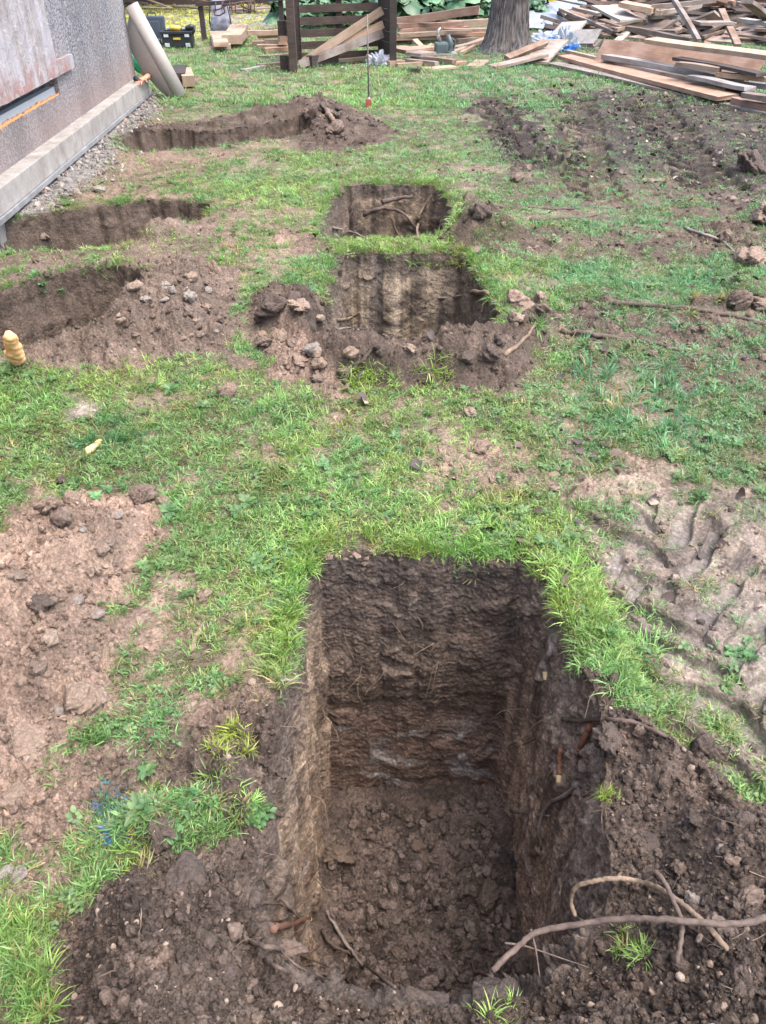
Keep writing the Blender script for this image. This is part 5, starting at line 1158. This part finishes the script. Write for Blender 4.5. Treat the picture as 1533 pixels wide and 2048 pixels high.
# three planks leaning inside the bin
board(AY(*Z2(795, 475), 12.6), AY(*Z2(1400, 78), 13.1), .11, .03, W_FRESH, 'steepest of the three planks leaning inside the slatted bin', roll=1.35)
board(AY(*Z2(950, 395), 12.75), AY(*Z2(1405, 185), 13.1), .10, .03, W_FRESH, 'middle of the three planks leaning inside the slatted bin', roll=1.35)
board(AY(*Z2(765, 495), 12.5), AY(*Z2(1405, 255), 13.0), .11, .04, W_OLD, 'lowest of the three planks leaning inside the slatted bin', roll=1.35)
gb(Z2(840, 475), Z2(1045, 450), .08, .08, .12, .16, W_DARK, 'dark block on the floor of the slatted bin')
gb(Z2(1040, 470), Z2(1400, 425), .04, .10, .08, .04, W_OLD, 'thin lath on the floor of the slatted bin')
gb(Z2(1010, 480), Z2(1210, 470), .02, .02, .07, .05, W_FRESH, 'short pale lath before the slatted bin')
# by the bag
gb((444, 95), (437, 66), .04, .04, .30, .07, W_OLD, 'lower thick plank on the grass in front of the backpack')
gb((443, 90), (437, 66), .12, .12, .24, .06, W_FRESH, 'upper thick plank on the grass in front of the backpack')
gb((464, 80), (480, 58), .12, .16, .32, .13, W_FRESH, 'thick squared timber offcut right of the backpack')
gb((468, 84), (488, 66), .03, .03, .30, .03, W_OLD, 'thin board under the squared offcut')
gb((357, 158), (362, 140), .10, .10, .18, .12, W_DARK, 'dark timber block behind the felt roll')
gb((378, 163), (372, 146), .09, .09, .15, .12, W_FRESH, 'light squared timber block right of the felt roll')
gb((365, 170), (392, 160), .02, .02, .16, .04, W_BROWN, 'brown offcut under the light block by the felt roll')

# ------------------------------------------------------------------ slatted bin
binr = empty('slatted_bin', G(672, 130)); tag(binr, 'dark brown slatted timber bin holding three leaning planks', 'bin')
bl_ = AY(598, 122, 13.2); br_ = AY(763, 115, 13.4); fl_ = G(588, 148); fr_ = G(785, 123)
bl_.z = 0; br_.z = 0; BLg = Vector((bl_.x, 13.2, 0)); BRg = Vector((br_.x, 13.4, 0)); FLg = Vector((fl_.x, 12.05, 0)); FRg = Vector((br_.x + .17, 12.75, 0))
def bpart(mb, name): o = mb.build(name, W_DARK, None); o.parent = binr; o.matrix_parent_inverse = Matrix.Translation(binr.location).inverted(); return o
H_ = 1.25
for p_ in (BLg, BRg, FLg, FRg): bpart(MB().box((.10, .10, H_), Matrix.Translation(p_ + Vector((0, 0, H_ / 2 - .02))), jit=.004), 'post')
mb = MB()
for z in (.08, .22, .37, .52, .67, .82, .97, 1.12): mb.bar(BLg + Vector((.05, -.06, z)), BRg + Vector((-.05, -.06, z + .02)), .025, .095)
mb.bar((BLg + BRg) / 2 + Vector((0, -.02, 0)), (BLg + BRg) / 2 + Vector((0, -.02, H_)), .09, .04, (0, 1, 0)); bpart(mb, 'back_panel')
mb = MB()
for k in range(9): z = .07 + k * .135; mb.bar(BRg + Vector((.0, -.05, z)), FRg + Vector((0, .05, z)), .03, .125)
bpart(mb, 'side_panel')
mb = MB()
for z in (.12, .52, .98): mb.bar(BLg + Vector((-.05, -.05, z)), FLg + Vector((-.06, .0, z)), .03, .16)
bpart(mb, 'side_panel')
mb = MB()
for z in (.12, .52, .98): mb.bar(FLg + Vector((-.19, .12, z)), FLg + Vector((-.05, .12, z)), .08, .17)
bpart(mb, 'rail_end')

# ------------------------------------------------------------------ tree trunk
tb = G(1012, 104); tree = empty('tree', tb); tag(tree, 'thick grey-brown tree with ridged bark standing among the boards', 'tree')
nT, nH = 260, 150; th = np.linspace(0, 2 * np.pi, nT, endpoint=False)[None, :]; hz = np.linspace(-.08, 5.5, nH)[:, None] ** 1.0 + 0 * th
rT = .285 + .16 * np.exp(-np.maximum(hz, 0) * 5.5) * (1 + .35 * np.sin(th * 5 + 1)) - .012 * hz
rid = fbm(th * 7, hz * 1.3 + 3 * fbm(th * 2, hz * .8, 2, 5), 3, 300); rid2 = worley(th * 8 + .4 * fbm(th * 5, hz * 3, 2, 8), hz * 1.9, 301)
rT = rT * (1 + .06 * rid) + .05 * np.clip(rid2[1] - rid2[0], 0, .5) + .01 * fbm(th * 30, hz * 14, 3, 302)
cx = .05 * fbm(hz * .4, hz * 0 + 2, 2, 303); V = np.stack([tb.x + cx + rT * np.cos(th), tb.y + rT * np.sin(th), hz], -1).reshape(-1, 3)
t = NT('tree_bark'); Pk = t.coord('Object', (1, 1, .28)); n = t.noise(Pk, 22, 6, .7); n2 = t.noise(Pk, 5, 3); c = t.mix(t.ramp(n, [(.35, 0), (.66, 1)]), (.04, .036, .036), (.20, .18, .165)); c = t.mix(t.ramp(n2, [(.5, 0), (.7, .5)]), c, (.20, .165, .14)); M_BARK = t.pr(c, .9, 0, t.bump(n, 1, .03), .2)
me = npmesh('trunk', V, gridF(nH, nT, True), M_BARK); o = link(bpy.data.objects.new('trunk', me)); o.parent = tree; o.matrix_parent_inverse = Matrix.Translation(tb).inverted()

# ------------------------------------------------------------------ tools, bag, boxes
K_BLK = simple('black_plastic', (.025, .028, .032), .4, nscale=5, bump=.02); K_YEL = simple('tool_yellow', (.62, .40, .06), .45, nscale=5, bump=.02); K_GRY = simple('latch_grey', (.55, .60, .62), .4, .2, nscale=5, bump=.02)
K_BLU = simple('case_blue_grey', (.055, .07, .09), .5, nscale=5, bump=.02); K_TEAL = simple('tool_body', (.06, .085, .085), .45, nscale=8); K_STL = simple('steel', (.48, .49, .48), .35, .8)
def part(mb, name, mat, root, **k): o = mb.build(name, mat, None, **k); o.parent = root; o.matrix_parent_inverse = Matrix.Translation(root.location).inverted(); return o
tp = G(357, 97); r = empty('tool_box', tp); tag(r, 'open black tool box with two pale latches and tools on top', 'tool box'); M = Matrix.Translation(tp) @ Matrix.Rotation(.06, 4, 'Z')
part(MB().box((.50, .26, .20), M, (0, .13, .11)), 'box_body', K_BLK, r, bevel=.015)
part(MB().box((.54, .05, .04), M, (0, .0, .225)).box((.54, .05, .04), M, (0, .26, .225)).box((.04, .22, .04), M, (-.25, .13, .225)).box((.04, .22, .04), M, (.25, .13, .225)), 'rim', K_BLK, r, bevel=.006)
for sx in (-.17, .17):
    for z in (.05, .19): part(MB().box((.075, .02, .055), M, (sx, -.012, z)), 'latch', K_GRY, r, bevel=.005)
part(MB().box((.12, .012, .03), M, (.0, -.008, .14)), 'name_plate', K_YEL, r, bevel=.003)
part(MB().tube([M @ Vector(p) for p in ((.27, .02, .2), (.31, -.03, .28), (.30, .1, .30), (.27, .2, .22))], .016, 8), 'handle', K_BLK, r, smooth=True)
dp = tp + Vector((-.02, .10, .235)); r = empty('cordless_drill', dp); tag(r, 'yellow cordless tool lying on the open tool box', 'drill'); M = Matrix.Translation(dp)
part(MB().tube([M @ Vector((-.10, 0, .04)), M @ Vector((-.03, 0, .05)), M @ Vector((.08, 0, .04))], [.03, .042, .035], 10), 'motor_body', K_YEL, r, smooth=True); part(MB().bar(M @ Vector((.05, 0, .03)), M @ Vector((.15, .05, .01)), .035, .04), 'grip', K_BLK, r); part(MB().tube([M @ Vector((-.10, 0, .04)), M @ Vector((-.15, 0, .04))], [.02, .012], 8), 'chuck', K_STL, r)
dp = tp + Vector((.20, .12, .235)); r = empty('hand_tool', dp); tag(r, 'grey rounded hand tool at the right end of the open tool box', 'tool'); M = Matrix.Translation(dp)
part(MB().tube([M @ Vector((-.06, 0, .04)), M @ Vector((.04, 0, .06)), M @ Vector((.09, 0, .05))], [.03, .05, .03], 10), 'motor_body', K_BLK, r, smooth=True); part(MB().tube([M @ Vector((-.12, 0, .03)), M @ Vector((-.05, 0, .04))], [.02, .028], 8), 'nose', K_STL, r)
cp = G(312, 92); r = empty('carrying_case', cp); tag(r, 'dark blue-grey case standing upright behind the felt roll', 'case'); M = Matrix.Translation(cp) @ Matrix.Rotation(.1, 4, 'Z')
part(MB().box((.40, .12, .42), M, (0, .06, .22)), 'case_body', K_BLU, r, bevel=.02); part(MB().box((.24, .02, .28), M, (0, -.008, .22)), 'ribbed_panel', K_BLU, r, bevel=.008); part(MB().tube([M @ Vector(p) for p in ((-.07, .06, .43), (-.06, .06, .47), (.06, .06, .47), (.07, .06, .43))], .012, 6), 'handle', K_BLK, r)
sp = G(322, 95); r = empty('hand_sander', sp); tag(r, 'small blue and orange-tan tool lying between case and tool box', 'tool'); M = Matrix.Translation(sp)
part(MB().tube([M @ Vector((-.10, 0, .07)), M @ Vector((0, 0, .09)), M @ Vector((.03, 0, .09))], [.03, .045, .04], 10), 'motor_body', K_BLU, r, smooth=True); part(MB().tube([M @ Vector((.03, 0, .09)), M @ Vector((.10, 0, .08))], [.04, .028], 10), 'grip', simple('tan_grip', (.45, .27, .14), .6), r, smooth=True); part(MB().box((.16, .09, .02), M, (.0, -.01, .02)), 'sole', K_STL, r, bevel=.004)
# backpack
bp = G(444, 68); r = empty('backpack', bp); tag(r, 'grey backpack with dark lower pocket standing on the grass', 'bag'); M = Matrix.Translation(bp) @ Matrix.Rotation(-.05, 4, 'X')
K_BG = simple('bag_grey', (.17, .175, .21), .8, nscale=12, bump=.3); K_BL = simple('bag_light', (.30, .30, .36), .75, nscale=12, bump=.3)
def pillow(name, mat, size, c, root, M, seed, p=3.0, rough=.06):
    bm = bmesh.new(); bmesh.ops.create_icosphere(bm, subdivisions=4, radius=1); co = np.array([v.co[:] for v in bm.verts]); nn = fbm(co[:, 0] * 2.5 + seed, co[:, 2] * 2.5 + co[:, 1], 4, seed)
    for v, a in zip(bm.verts, nn):
        k = (abs(v.co.x) ** p + abs(v.co.y) ** p + abs(v.co.z) ** p) ** (-1 / p); v.co = v.co * k * (1 + rough * 4 * a)
        tp_ = 1 - .14 * v.co.z; v.co = M @ (Vector((v.co.x * size[0] / 2 * tp_, v.co.y * size[1] / 2, v.co.z * size[2] / 2)) + Vector(c))
    me = bpy.data.meshes.new(name); bm.to_mesh(me); bm.free(); me.materials.append(mat); me.polygons.foreach_set('use_smooth', [True] * len(me.polygons)); o = link(bpy.data.objects.new(name, me)); o.parent = root; o.matrix_parent_inverse = Matrix.Translation(root.location).inverted(); return o
pillow('bag_body', K_BL, (.34, .22, .62), (0, .10, .32), r, M, 5); pillow('front_pocket', K_BG, (.38, .16, .30), (0, -.02, .17), r, M, 9)
for sx in (-1, 1): part(MB().tube([M @ Vector(p) for p in ((sx * .12, .0, .58), (sx * .17, -.06, .42), (sx * .20, -.04, .2), (sx * .20, .04, .03))], .012, 6), 'strap', K_BLK, r, smooth=True)
part(MB().tube([M @ Vector(p) for p in ((-.05, .1, .61), (-.03, .1, .67), (.03, .1, .67), (.05, .1, .61))], .010, 6), 'carry_loop', K_BLK, r, smooth=True)
# iron harrow on a pole
K_RUST = simple('rust_iron', (.10, .062, .048), .8, .3)
yb = 16.0; r = empty('iron_harrow', AY(470, 12, yb)); tag(r, 'rusty iron harrow with hanging tines above the backpack', 'harrow')
part(MB().bar(AY(392, 9, yb), AY(600, -6, yb), .07, .06), 'beam', W_DARK, r)
part(MB().bar(G(396, 90, 0) * 0 + Vector((AY(400, 9, yb).x, yb + .05, 0)), AY(400, 9, yb) + Vector((0, .05, 0)), .08, .08, (0, 1, 0)), 'stake', W_DARK, r)
part(MB().bar(Vector((AY(560, 3, yb).x, yb + .08, 0)), AY(560, -8, yb) + Vector((0, .08, 0)), .08, .08, (0, 1, 0)), 'stake', W_DARK, r)
part(MB().tube([AY(x, y, yb - .08) for x, y in ((428,18),(430,30),(440,31),(450,25),(447,12),(446,2))], .014, 7).tube([AY(x, y, yb - .08) for x, y in ((446,10),(470,8),(485,4),(510,3))], .018, 7).tube([AY(x, y, yb - .12) for x, y in ((484,4),(482,10),(490,15),(500,19),(502,5))], .016, 7).tube([AY(x, y, yb - .08) for x, y in ((426,22),(440,18),(452,12))], .012, 7), 'frame', K_RUST, r, smooth=True)
for x in (432, 445, 460, 465, 472, 488, 498, 503, 510): part(MB().tube([AY(x, 4, yb - .09), AY(x - 1, 16, yb - .09), AY(x, 25, yb - .09)], [.011, .011, .004], 6), 'tine', K_RUST, r, smooth=True)
# rod with red block
rp = hit(738, 214); r = empty('ground_rod', rp); tag(r, 'thin steel rod upright in a small rusty red block on the grass', 'rod')
part(MB().tube([rp + Vector((0, 0, -.05)), AY(735, 28, rp.y + .02)], .0085, 8), 'rod', simple('rod_steel', (.16, .13, .12), .6, .5), r, smooth=True)
part(MB().box((.065, .06, .085), Matrix.Translation(rp), (0, 0, .04), jit=.004), 'base_block', simple('red_paint', (.36, .09, .055), .6), r, bevel=.006)
part(MB().tube([rp + Vector((0, 0, .08)), rp + Vector((0, 0, .10))], [.02, .016], 10), 'collar', K_STL, r)
# power tool on a steel plate
sp = G(888, 108, .10); r = empty('circular_saw', sp); tag(r, 'grey-green power saw lying on board ends near the tree', 'saw'); M = Matrix.Translation(sp) @ Matrix.Rotation(.15, 4, 'Z')
part(MB().box((.36, .24, .012), M, (0, 0, .01)), 'base_plate', K_STL, r); part(MB().box((.20, .14, .13), M, (-.04, 0, .09)), 'motor_body', K_TEAL, r, bevel=.03)
part(MB().tube([M @ Vector((.07, -.02, .04)), M @ Vector((.09, -.02, .14)), M @ Vector((.05, -.02, .24))], [.055, .05, .03], 12), 'battery_pack', K_TEAL, r, smooth=True)
part(MB().tube([M @ Vector(p) for p in ((-.05, 0, .15), (-.10, 0, .24), (-.09, 0, .31), (-.06, 0, .33))], [.022, .026, .022, .015], 10), 'handle', K_STL, r, smooth=True)
part(MB().tube([M @ Vector((.10, .05, .08)), M @ Vector((.10, .07, .08))], .085, 20), 'blade_guard', K_STL, r, smooth=False)
part(MB().tube([M @ Vector(p) for p in ((.13, -.02, .04), (.15, -.02, .17), (.10, -.02, .20))], .02, 8), 'guard_lever', K_BLK, r, smooth=True)
# crumpled plastics and tarp
def film(name, base, rough, blue=False):
    t = NT(name); P = t.coord('Object'); n = t.noise(P, 7, 5, .6, .6); c = t.mix(t.ramp(n, [(.3, 0), (.7, 1)]), tuple(x * .7 for x in base), base)
    if blue: wv = t.noise(P, 3.2, 1, .3); c = t.mix(t.ramp(wv, [(.56, 0), (.60, 1)]), c, (.06, .22, .58))
    return t.pr(c, rough, 0, t.bump(n, .9, .03), .6)
M_BAGW = film('bag_film', (.46, .50, .55), .3, True); M_CLR = film('clear_film', (.50, .52, .57), .25); M_TARP = film('tarp_cloth', (.27, .30, .34), .5)
def crumple(name, px, py, sx, sy, sz, mat, label, cat, seed, ang=0):
    c = G(px, py); r = empty(name, c) if False else None
    bm = bmesh.new(); bmesh.ops.create_icosphere(bm, subdivisions=5, radius=1); co = np.array([v.co[:] for v in bm.verts])
    a = np.abs(fbm(co[:, 0] * 2.2 + seed, co[:, 1] * 2.2 + co[:, 2] * 2, 4, seed)); b = np.abs(fbm(co[:, 0] * 5 - co[:, 2] * 4, co[:, 1] * 5 + seed, 3, seed + 3))
    for v, u, w_ in zip(bm.verts, a, b): k = .75 + 1.5 * u + .5 * w_; v.co = Vector((v.co.x * sx * k, v.co.y * sy * k, max(v.co.z, -.1) * sz * k))
    me = bpy.data.meshes.new(name); bm.to_mesh(me); bm.free(); me.materials.append(mat); o = link(bpy.data.objects.new(name, me)); o.location = c; o.rotation_euler.z = ang; return tag(o, label, cat)
crumple('plastic_bag', 1130, 103, .16, .14, .26, M_BAGW, 'white and blue plastic bag crumpled right of the leaning wide board', 'bag', 31)
crumple('plastic_sheet', 1085, 92, .45, .2, .16, M_BAGW, 'long crumpled white and blue plastic sheet behind the tree-side boards', 'plastic', 37)
crumple('clear_plastic', 758, 132, .16, .13, .14, M_CLR, 'crumpled clear plastic wrap at the foot of the bin', 'plastic', 41)
crumple('clear_plastic', 742, 133, .07, .07, .08, M_CLR, 'small wad of clear plastic left of the larger wrap', 'plastic', 43)
crumple('plastic_scrap', 687, 137, .05, .04, .02, M_CLR, 'tiny white scrap on the grass before the bin', 'plastic', 47)
V = []; nu = nv = 70
for i in range(nu):
    for j in range(nv):
        u = i / (nu - 1) - .5; v = j / (nv - 1) - .5; f = float(fbm(np.array([u * 5]), np.array([v * 3 + u * 2]), 4, 51)[0]); e = 1 - max(abs(u), abs(v)) * 2
        V.append(G(1092, 38) + Vector((u * 1.75 + .12 * f, v * 5.2, .03 + .42 * min(1, e * 5) * (.45 + .45 * (v + .5)) + .10 * f * min(1, e * 8) + .06 * abs(f))))
tarp = MB().add(V, [tuple(f) for f in gridF(nu, nv)]).build('tarp', M_TARP, smooth=True); tag(tarp, 'rumpled pale grey tarpaulin heaped on the grass right of the tree', 'tarpaulin'); md = tarp.modifiers.new('t', 'SOLIDIFY'); md.thickness = .006
crumple('folded_tarp', 1075, 57, .42, .22, .13, M_TARP, 'smaller folded piece of grey sheeting before the tarpaulin', 'tarpaulin', 53, -.3)
# yellow bucket
bk = G(1108, 12); bk = AY(1108, 11, 20.5); r = empty('bucket', (bk.x, bk.y, bk.z)); tag(r, 'yellow plastic bucket standing behind the grey tarpaulin', 'bucket'); q = Vector(r.location)
part(MB().tube([q, q + Vector((0, 0, .30))], [.16, .19], 24), 'bucket_body', simple('bucket_yellow', (.75, .55, .03), .45, nscale=3, bump=.02), r, smooth=False); part(MB().tube([q + Vector((0, 0, .30)), q + Vector((0, 0, .32))], [.2, .2], 24), 'rim', simple('bucket_rim', (.78, .58, .05), .4, bump=.02), r)
part(MB().box((.9, .6, bk.z - .0), Matrix.Translation((q.x, q.y + .1, 0)), (0, 0, bk.z / 2 - .003)), 'crate_stand', K_BLU, (lambda e: tag(e, 'dark low crate carrying the yellow bucket', 'crate'))(empty('low_crate', (q.x, q.y + .1, 0))), bevel=.02)

# ------------------------------------------------------------------ far woodpile on the left, big-leaf plants, saplings
sh = G(330, 26)
for k in range(44):
    u = random.uniform(-1.6, 2.4); v = random.uniform(-.3, 1.8); p = Vector((sh.x + u, sh.y + v, .04 + max(0, min(v + .3, .9)) * random.uniform(.1, .75))); i = random.randrange(14)
    s = proto_b[i].copy(); COL.objects.link(s); s.matrix_world = Matrix.Translation(p) @ Euler((random.gauss(0, .3), random.gauss(0, .18), random.gauss(.1, .45))).to_matrix().to_4x4() @ Matrix.Diagonal((.75, .75, .75, 1))
    tag(s, 'old board in the dark woodpile beyond the yellowish grass', 'board', 'boards of the far left woodpile')
shed = empty('open_shed', (sh.x, sh.y + 1, 0)); tag(shed, 'dark open shed behind the far woodpile with a pale roof edge', 'shed')
part(MB().box((7.5, .08, 2.0), Matrix.Translation((sh.x + .6, sh.y + 2.6, 1.0))), 'back_wall', W_DARK, shed); part(MB().box((.1, .1, 2), Matrix.Translation((sh.x - 1.15, sh.y - .2, 1))).box((.1, .1, 2), Matrix.Translation((sh.x + 4, sh.y + 2.2, 1))), 'post', W_DARK, shed); part(MB().box((3.4, 3.2, .06), Matrix.Translation((sh.x - 1.6, sh.y + 1.2, 2.05))), 'roof', M_CON, shed)
M_BIG = NT('big_leaf'); t = M_BIG; a_ = t.attr('bl'); oi = t.n('ShaderNodeObjectInfo'); c = t.mix(a_.outputs['Fac'], (.03, .08, .03), (.095, .19, .095)); c = t.mix(1, c, t.ramp(oi.outputs['Random'], [(0, .8), (1, 1.25)]), 'MULTIPLY'); M_BIG = t.pr(c, .45, 0, None, .5)
def bigplant(seed, nl):
    rs = np.random.RandomState(seed); V = []; F = []; bl = []
    for b in range(nl):
        a = rs.uniform(0, 6.28); h = rs.uniform(.15, .62); r0 = rs.uniform(.05, .35); R_ = rs.uniform(.10, .22); c = Vector((math.cos(a) * r0, math.sin(a) * r0, h)); tl = rs.uniform(.1, .8); val = rs.rand()
        Mx = Matrix.Translation(c) @ Matrix.Rotation(a, 4, 'Z') @ Matrix.Rotation(tl, 4, 'Y'); base = len(V); V.append(Mx @ Vector((-R_ * .3, 0, -.02))); bl.append(val * .7)
        for ring, f in ((1, .6), (2, 1)):
            for k in range(12):
                q = 6.283 * k / 12; rr_ = R_ * f * (1 - .45 * max(0, -math.cos(q)) ** 4) * (1 + .05 * rs.normal()); V.append(Mx @ Vector((rr_ * math.cos(q), rr_ * math.sin(q) * .95, .03 * math.sin(q * 3 + ring) - .05 * f * f + .02))); bl.append(min(1, val * .8 + .25 * (k % 2)))
        for k in range(12): k2 = (k + 1) % 12; F += [(base, base + 1 + k, base + 1 + k2, base + 1 + k2), (base + 1 + k, base + 13 + k, base + 13 + k2, base + 1 + k2)]
    m = bpy.data.meshes.new('leaves'); m.from_pydata([tuple(v) for v in V], [], [tuple(dict.fromkeys(f)) for f in F]); m.materials.append(M_BIG); setf(m, 'bl', bl); m.polygons.foreach_set('use_smooth', [True] * len(m.polygons)); m.update()
    st = MB()
    return m
BP = [bigplant(800 + i, 16) for i in range(5)]; M_STEM = simple('stem_green', (.10, .20, .07), .6)
STM = []
for i in range(2):
    mb = MB()
    for k in range(9): a = random.uniform(0, 6.28); mb.tube([(0, 0, 0), (math.cos(a) * .08, math.sin(a) * .08, .2), (math.cos(a) * .22, math.sin(a) * .22, .42)], [.012, .010, .008], 5)
    o = mb.build('stem', M_STEM); STM.append(o.data); bpy.data.objects.remove(o)
def plant(x, y, s, label, group):
    r = empty('broadleaf_plant', (x, y, 0)); tag(r, label, 'plant', group); i = random.randrange(5)
    for nm, me in (('leaves', BP[i]), ('stem', STM[i % 2])):
        o = link(bpy.data.objects.new(nm, me), r)
    r.scale = (s, s, s); r.rotation_euler.z = random.uniform(0, 6)
for k in range(46):
    x = random.uniform(.2, 3.2); y = 18.6 + random.uniform(0, 5.5); plant(x, y, random.uniform(.75, 1.25), 'leafy broadleaf plant in the green bank right of the bin and left of the tree', 'broadleaf plants behind the board stack')
for k in range(26):
    x = random.uniform(-2.2, .2); y = 17.6 + random.uniform(0, 5.5); plant(x, y, random.uniform(.7, 1.1), 'broadleaf plant seen through the slats of the dark bin', 'broadleaf plants behind the slatted bin')
for k in range(20):
    x = random.uniform(-5, 7); y = 25 + random.uniform(0, 2.5); plant(x, y, random.uniform(1.3, 2.0), 'tall leafy plant in the hedge bank at the top of the garden', 'tall plants at the back of the garden')
for k, (px, y) in enumerate([(858, 21), (868, 21.6), (480, 27), (760, 22)]):
    b = AY(px, 10, y); r = empty('young_tree', (b.x, y, 0)); tag(r, ['slender dark trunk among the broadleaf plants, left of a pair', 'slender dark trunk among the broadleaf plants, right of a pair', 'thin trunk behind the backpack at the top edge', 'thin trunk behind the right side of the slatted bin'][k], 'tree')
    q = Vector(r.location); part(MB().tube(spline([q, q + Vector((.05, 0, .9)), q + Vector((-.02, 0, 2)), q + Vector((.08, 0, 3.2))], 4), [.07 - .003 * i for i in range(13)], 8, jit=.1), 'trunk', B_DK, r, smooth=True)

# ------------------------------------------------------------------ worker crouching at the house corner, only an arm reaching round is seen
hand = G(281, 161, hl + .02)
K_SKIN = NT('skin'); t = K_SKIN; K_SKIN = t.pr(t.mix(t.ramp(t.noise(t.coord(), 40, 3), [(.3, 0), (.7, 1)]), (.46, .21, .13), (.56, .29, .19)), .55, 0, None, .4, **{'Subsurface Weight': .05})
K_GRN = simple('shirt_green', (.03, .33, .14), .85, nscale=15, bump=.4); K_TRS = simple('trousers_dark', (.03, .035, .05), .85, nscale=15, bump=.4); K_HAIR = simple('hair_dark', (.03, .02, .015), .7, nscale=60, bump=.8); K_RUB = simple('rubber_black', (.015, .016, .02), .6)
def skin(name, nodes, edges, mat, parent=None, rootv=0, sub=2):
    me = bpy.data.meshes.new(name); me.from_pydata([tuple(n[0]) for n in nodes], edges, []); me.materials.append(mat); o = link(bpy.data.objects.new(name, me)); 
    m = o.modifiers.new('skin', 'SKIN'); m.use_smooth_shade = True
    for k, n in enumerate(nodes): me.skin_vertices[0].data[k].radius = (n[1], n[2] if len(n) > 2 else n[1]); me.skin_vertices[0].data[k].use_root = False
    rl = rootv if hasattr(rootv, '__len__') else [rootv]
    for q in rl: me.skin_vertices[0].data[q].use_root = True
    s = o.modifiers.new('sub', 'SUBSURF'); s.levels = sub; s.render_levels = sub
    if parent: o.parent = parent; o.matrix_parent_inverse = Matrix.Translation(parent.location).inverted()
    return o
hy = hand.y
shR = AY(262, 118, hy + .55); elR = AY(297, 152, hy + .50); wr = AY(296, 158, hy + .16); wr.z = max(wr.z, hl + .035)
ch_ = shR + Vector((-.22, .04, -.06)); pel = ch_ + Vector((-.12, .22, -.24)); nk = ch_ + Vector((-.03, -.03, .17)); hd = nk + Vector((-.03, -.05, .13))
shL = ch_ + Vector((-.19, .04, .08)); elL = shL + Vector((-.04, -.2, -.20)); wl_ = elL + Vector((.1, -.18, -.02))
pr_o = empty('person', (pel.x, pel.y, 0)); tag(pr_o, 'person in a green shirt crouching behind the house corner, one bare hand on the plinth', 'person')
kR = pel + Vector((.20, -.40, .12)); aR = kR + Vector((.02, .12, -.36)); kL = pel + Vector((-.2, -.40, .12)); aL = kL + Vector((-.02, .12, -.36))
N = [(pel, .12), (ch_, .13), (nk, .055), (hd, .085), (hd + Vector((0, -.01, .08)), .08), (shR, .05), (elR, .040), (wr, .027), (shL, .05), (elL, .040), (wl_, .027), (kR, .065), (aR, .04), (kL, .065), (aL, .04),
     (hand.lerp(wr, .45) + Vector((0, 0, .004)), .030, .016), (hand + Vector((.005, 0, .004)), .034, .014), (wl_ + Vector((.04, -.06, 0)), .034, .016)]
E = [(0, 1), (1, 2), (2, 3), (3, 4), (1, 5), (5, 6), (6, 7), (1, 8), (8, 9), (9, 10), (0, 11), (11, 12), (0, 13), (13, 14), (7, 15), (15, 16), (10, 17)]
fd = (hand - wr).normalized(); sd = Vector((0, 0, 1)).cross(fd).normalized()
def finger(basev, root, d0, L, curl):
    k0 = len(N); p = root.copy(); d = d0.copy(); prev = basev
    for seg, r_ in ((.0, .0095), (.42, .009), (.32, .008), (.26, .0068)):
        p = p + d * L * seg; N.append((p.copy(), r_)); 
        if prev is not None and seg > 0: E.append((prev, len(N) - 1))
        prev = len(N) - 1; d = (d + Vector((0, 0, -curl))).normalized()
    return k0
roots = [0]
for k in range(4): roots.append(finger(None, hand + sd * (.028 - .019 * k) + fd * .008, (fd + sd * (.20 - .13 * k)).normalized(), [.070, .080, .076, .060][k], .28))
roots.append(finger(None, hand.lerp(wr, .35) + sd * .028, (fd * .6 + sd * .8).normalized(), .060, .25))
skin('body', N, E, K_SKIN, pr_o, roots)
skin('shirt', [(pel + Vector((0, 0, .02)), .145), (ch_, .155), (nk + Vector((0, .01, -.08)), .08), (shR, .072), (shR.lerp(elR, .75), .058), (shL, .072), (shL.lerp(elL, .75), .058)], [(0, 1), (1, 2), (1, 3), (3, 4), (1, 5), (5, 6)], K_GRN, pr_o)
skin('trousers', [(pel, .15), (kR, .08), (aR, .055), (kL, .08), (aL, .055)], [(0, 1), (1, 2), (0, 3), (3, 4)], K_TRS, pr_o)
skin('hair', [(hd + Vector((0, .02, .10)), .095), (hd + Vector((0, .05, .03)), .085)], [(0, 1)], K_HAIR, pr_o)
for a_, s_ in ((aR, 1), (aL, -1)): skin('shoe', [(a_ + Vector((0, .04, -.03)), .045), (a_ + Vector((0, -.12, -.05)), .042), (a_ + Vector((0, -.2, -.055)), .03)], [(0, 1), (1, 2)], K_BLK, pr_o)
o = skin('nose', [(hd + Vector((0, -.10, .03)), .012), (hd + Vector((0, -.118, .01)), .014)], [(0, 1)], K_SKIN, pr_o)
gp = hand - Vector((.045, 0, 0)); gl = skin('rubber_float', [(gp + Vector((0, 0, .045)), .03, .04), (gp + Vector((-.01, .01, .005)), .035, .045), (gp + Vector((.06, .0, -.015)), .02, .02)], [(0, 1), (1, 2)], K_RUB); tag(gl, 'black rubber block held down on the plinth by the hand', 'block')
#==END==
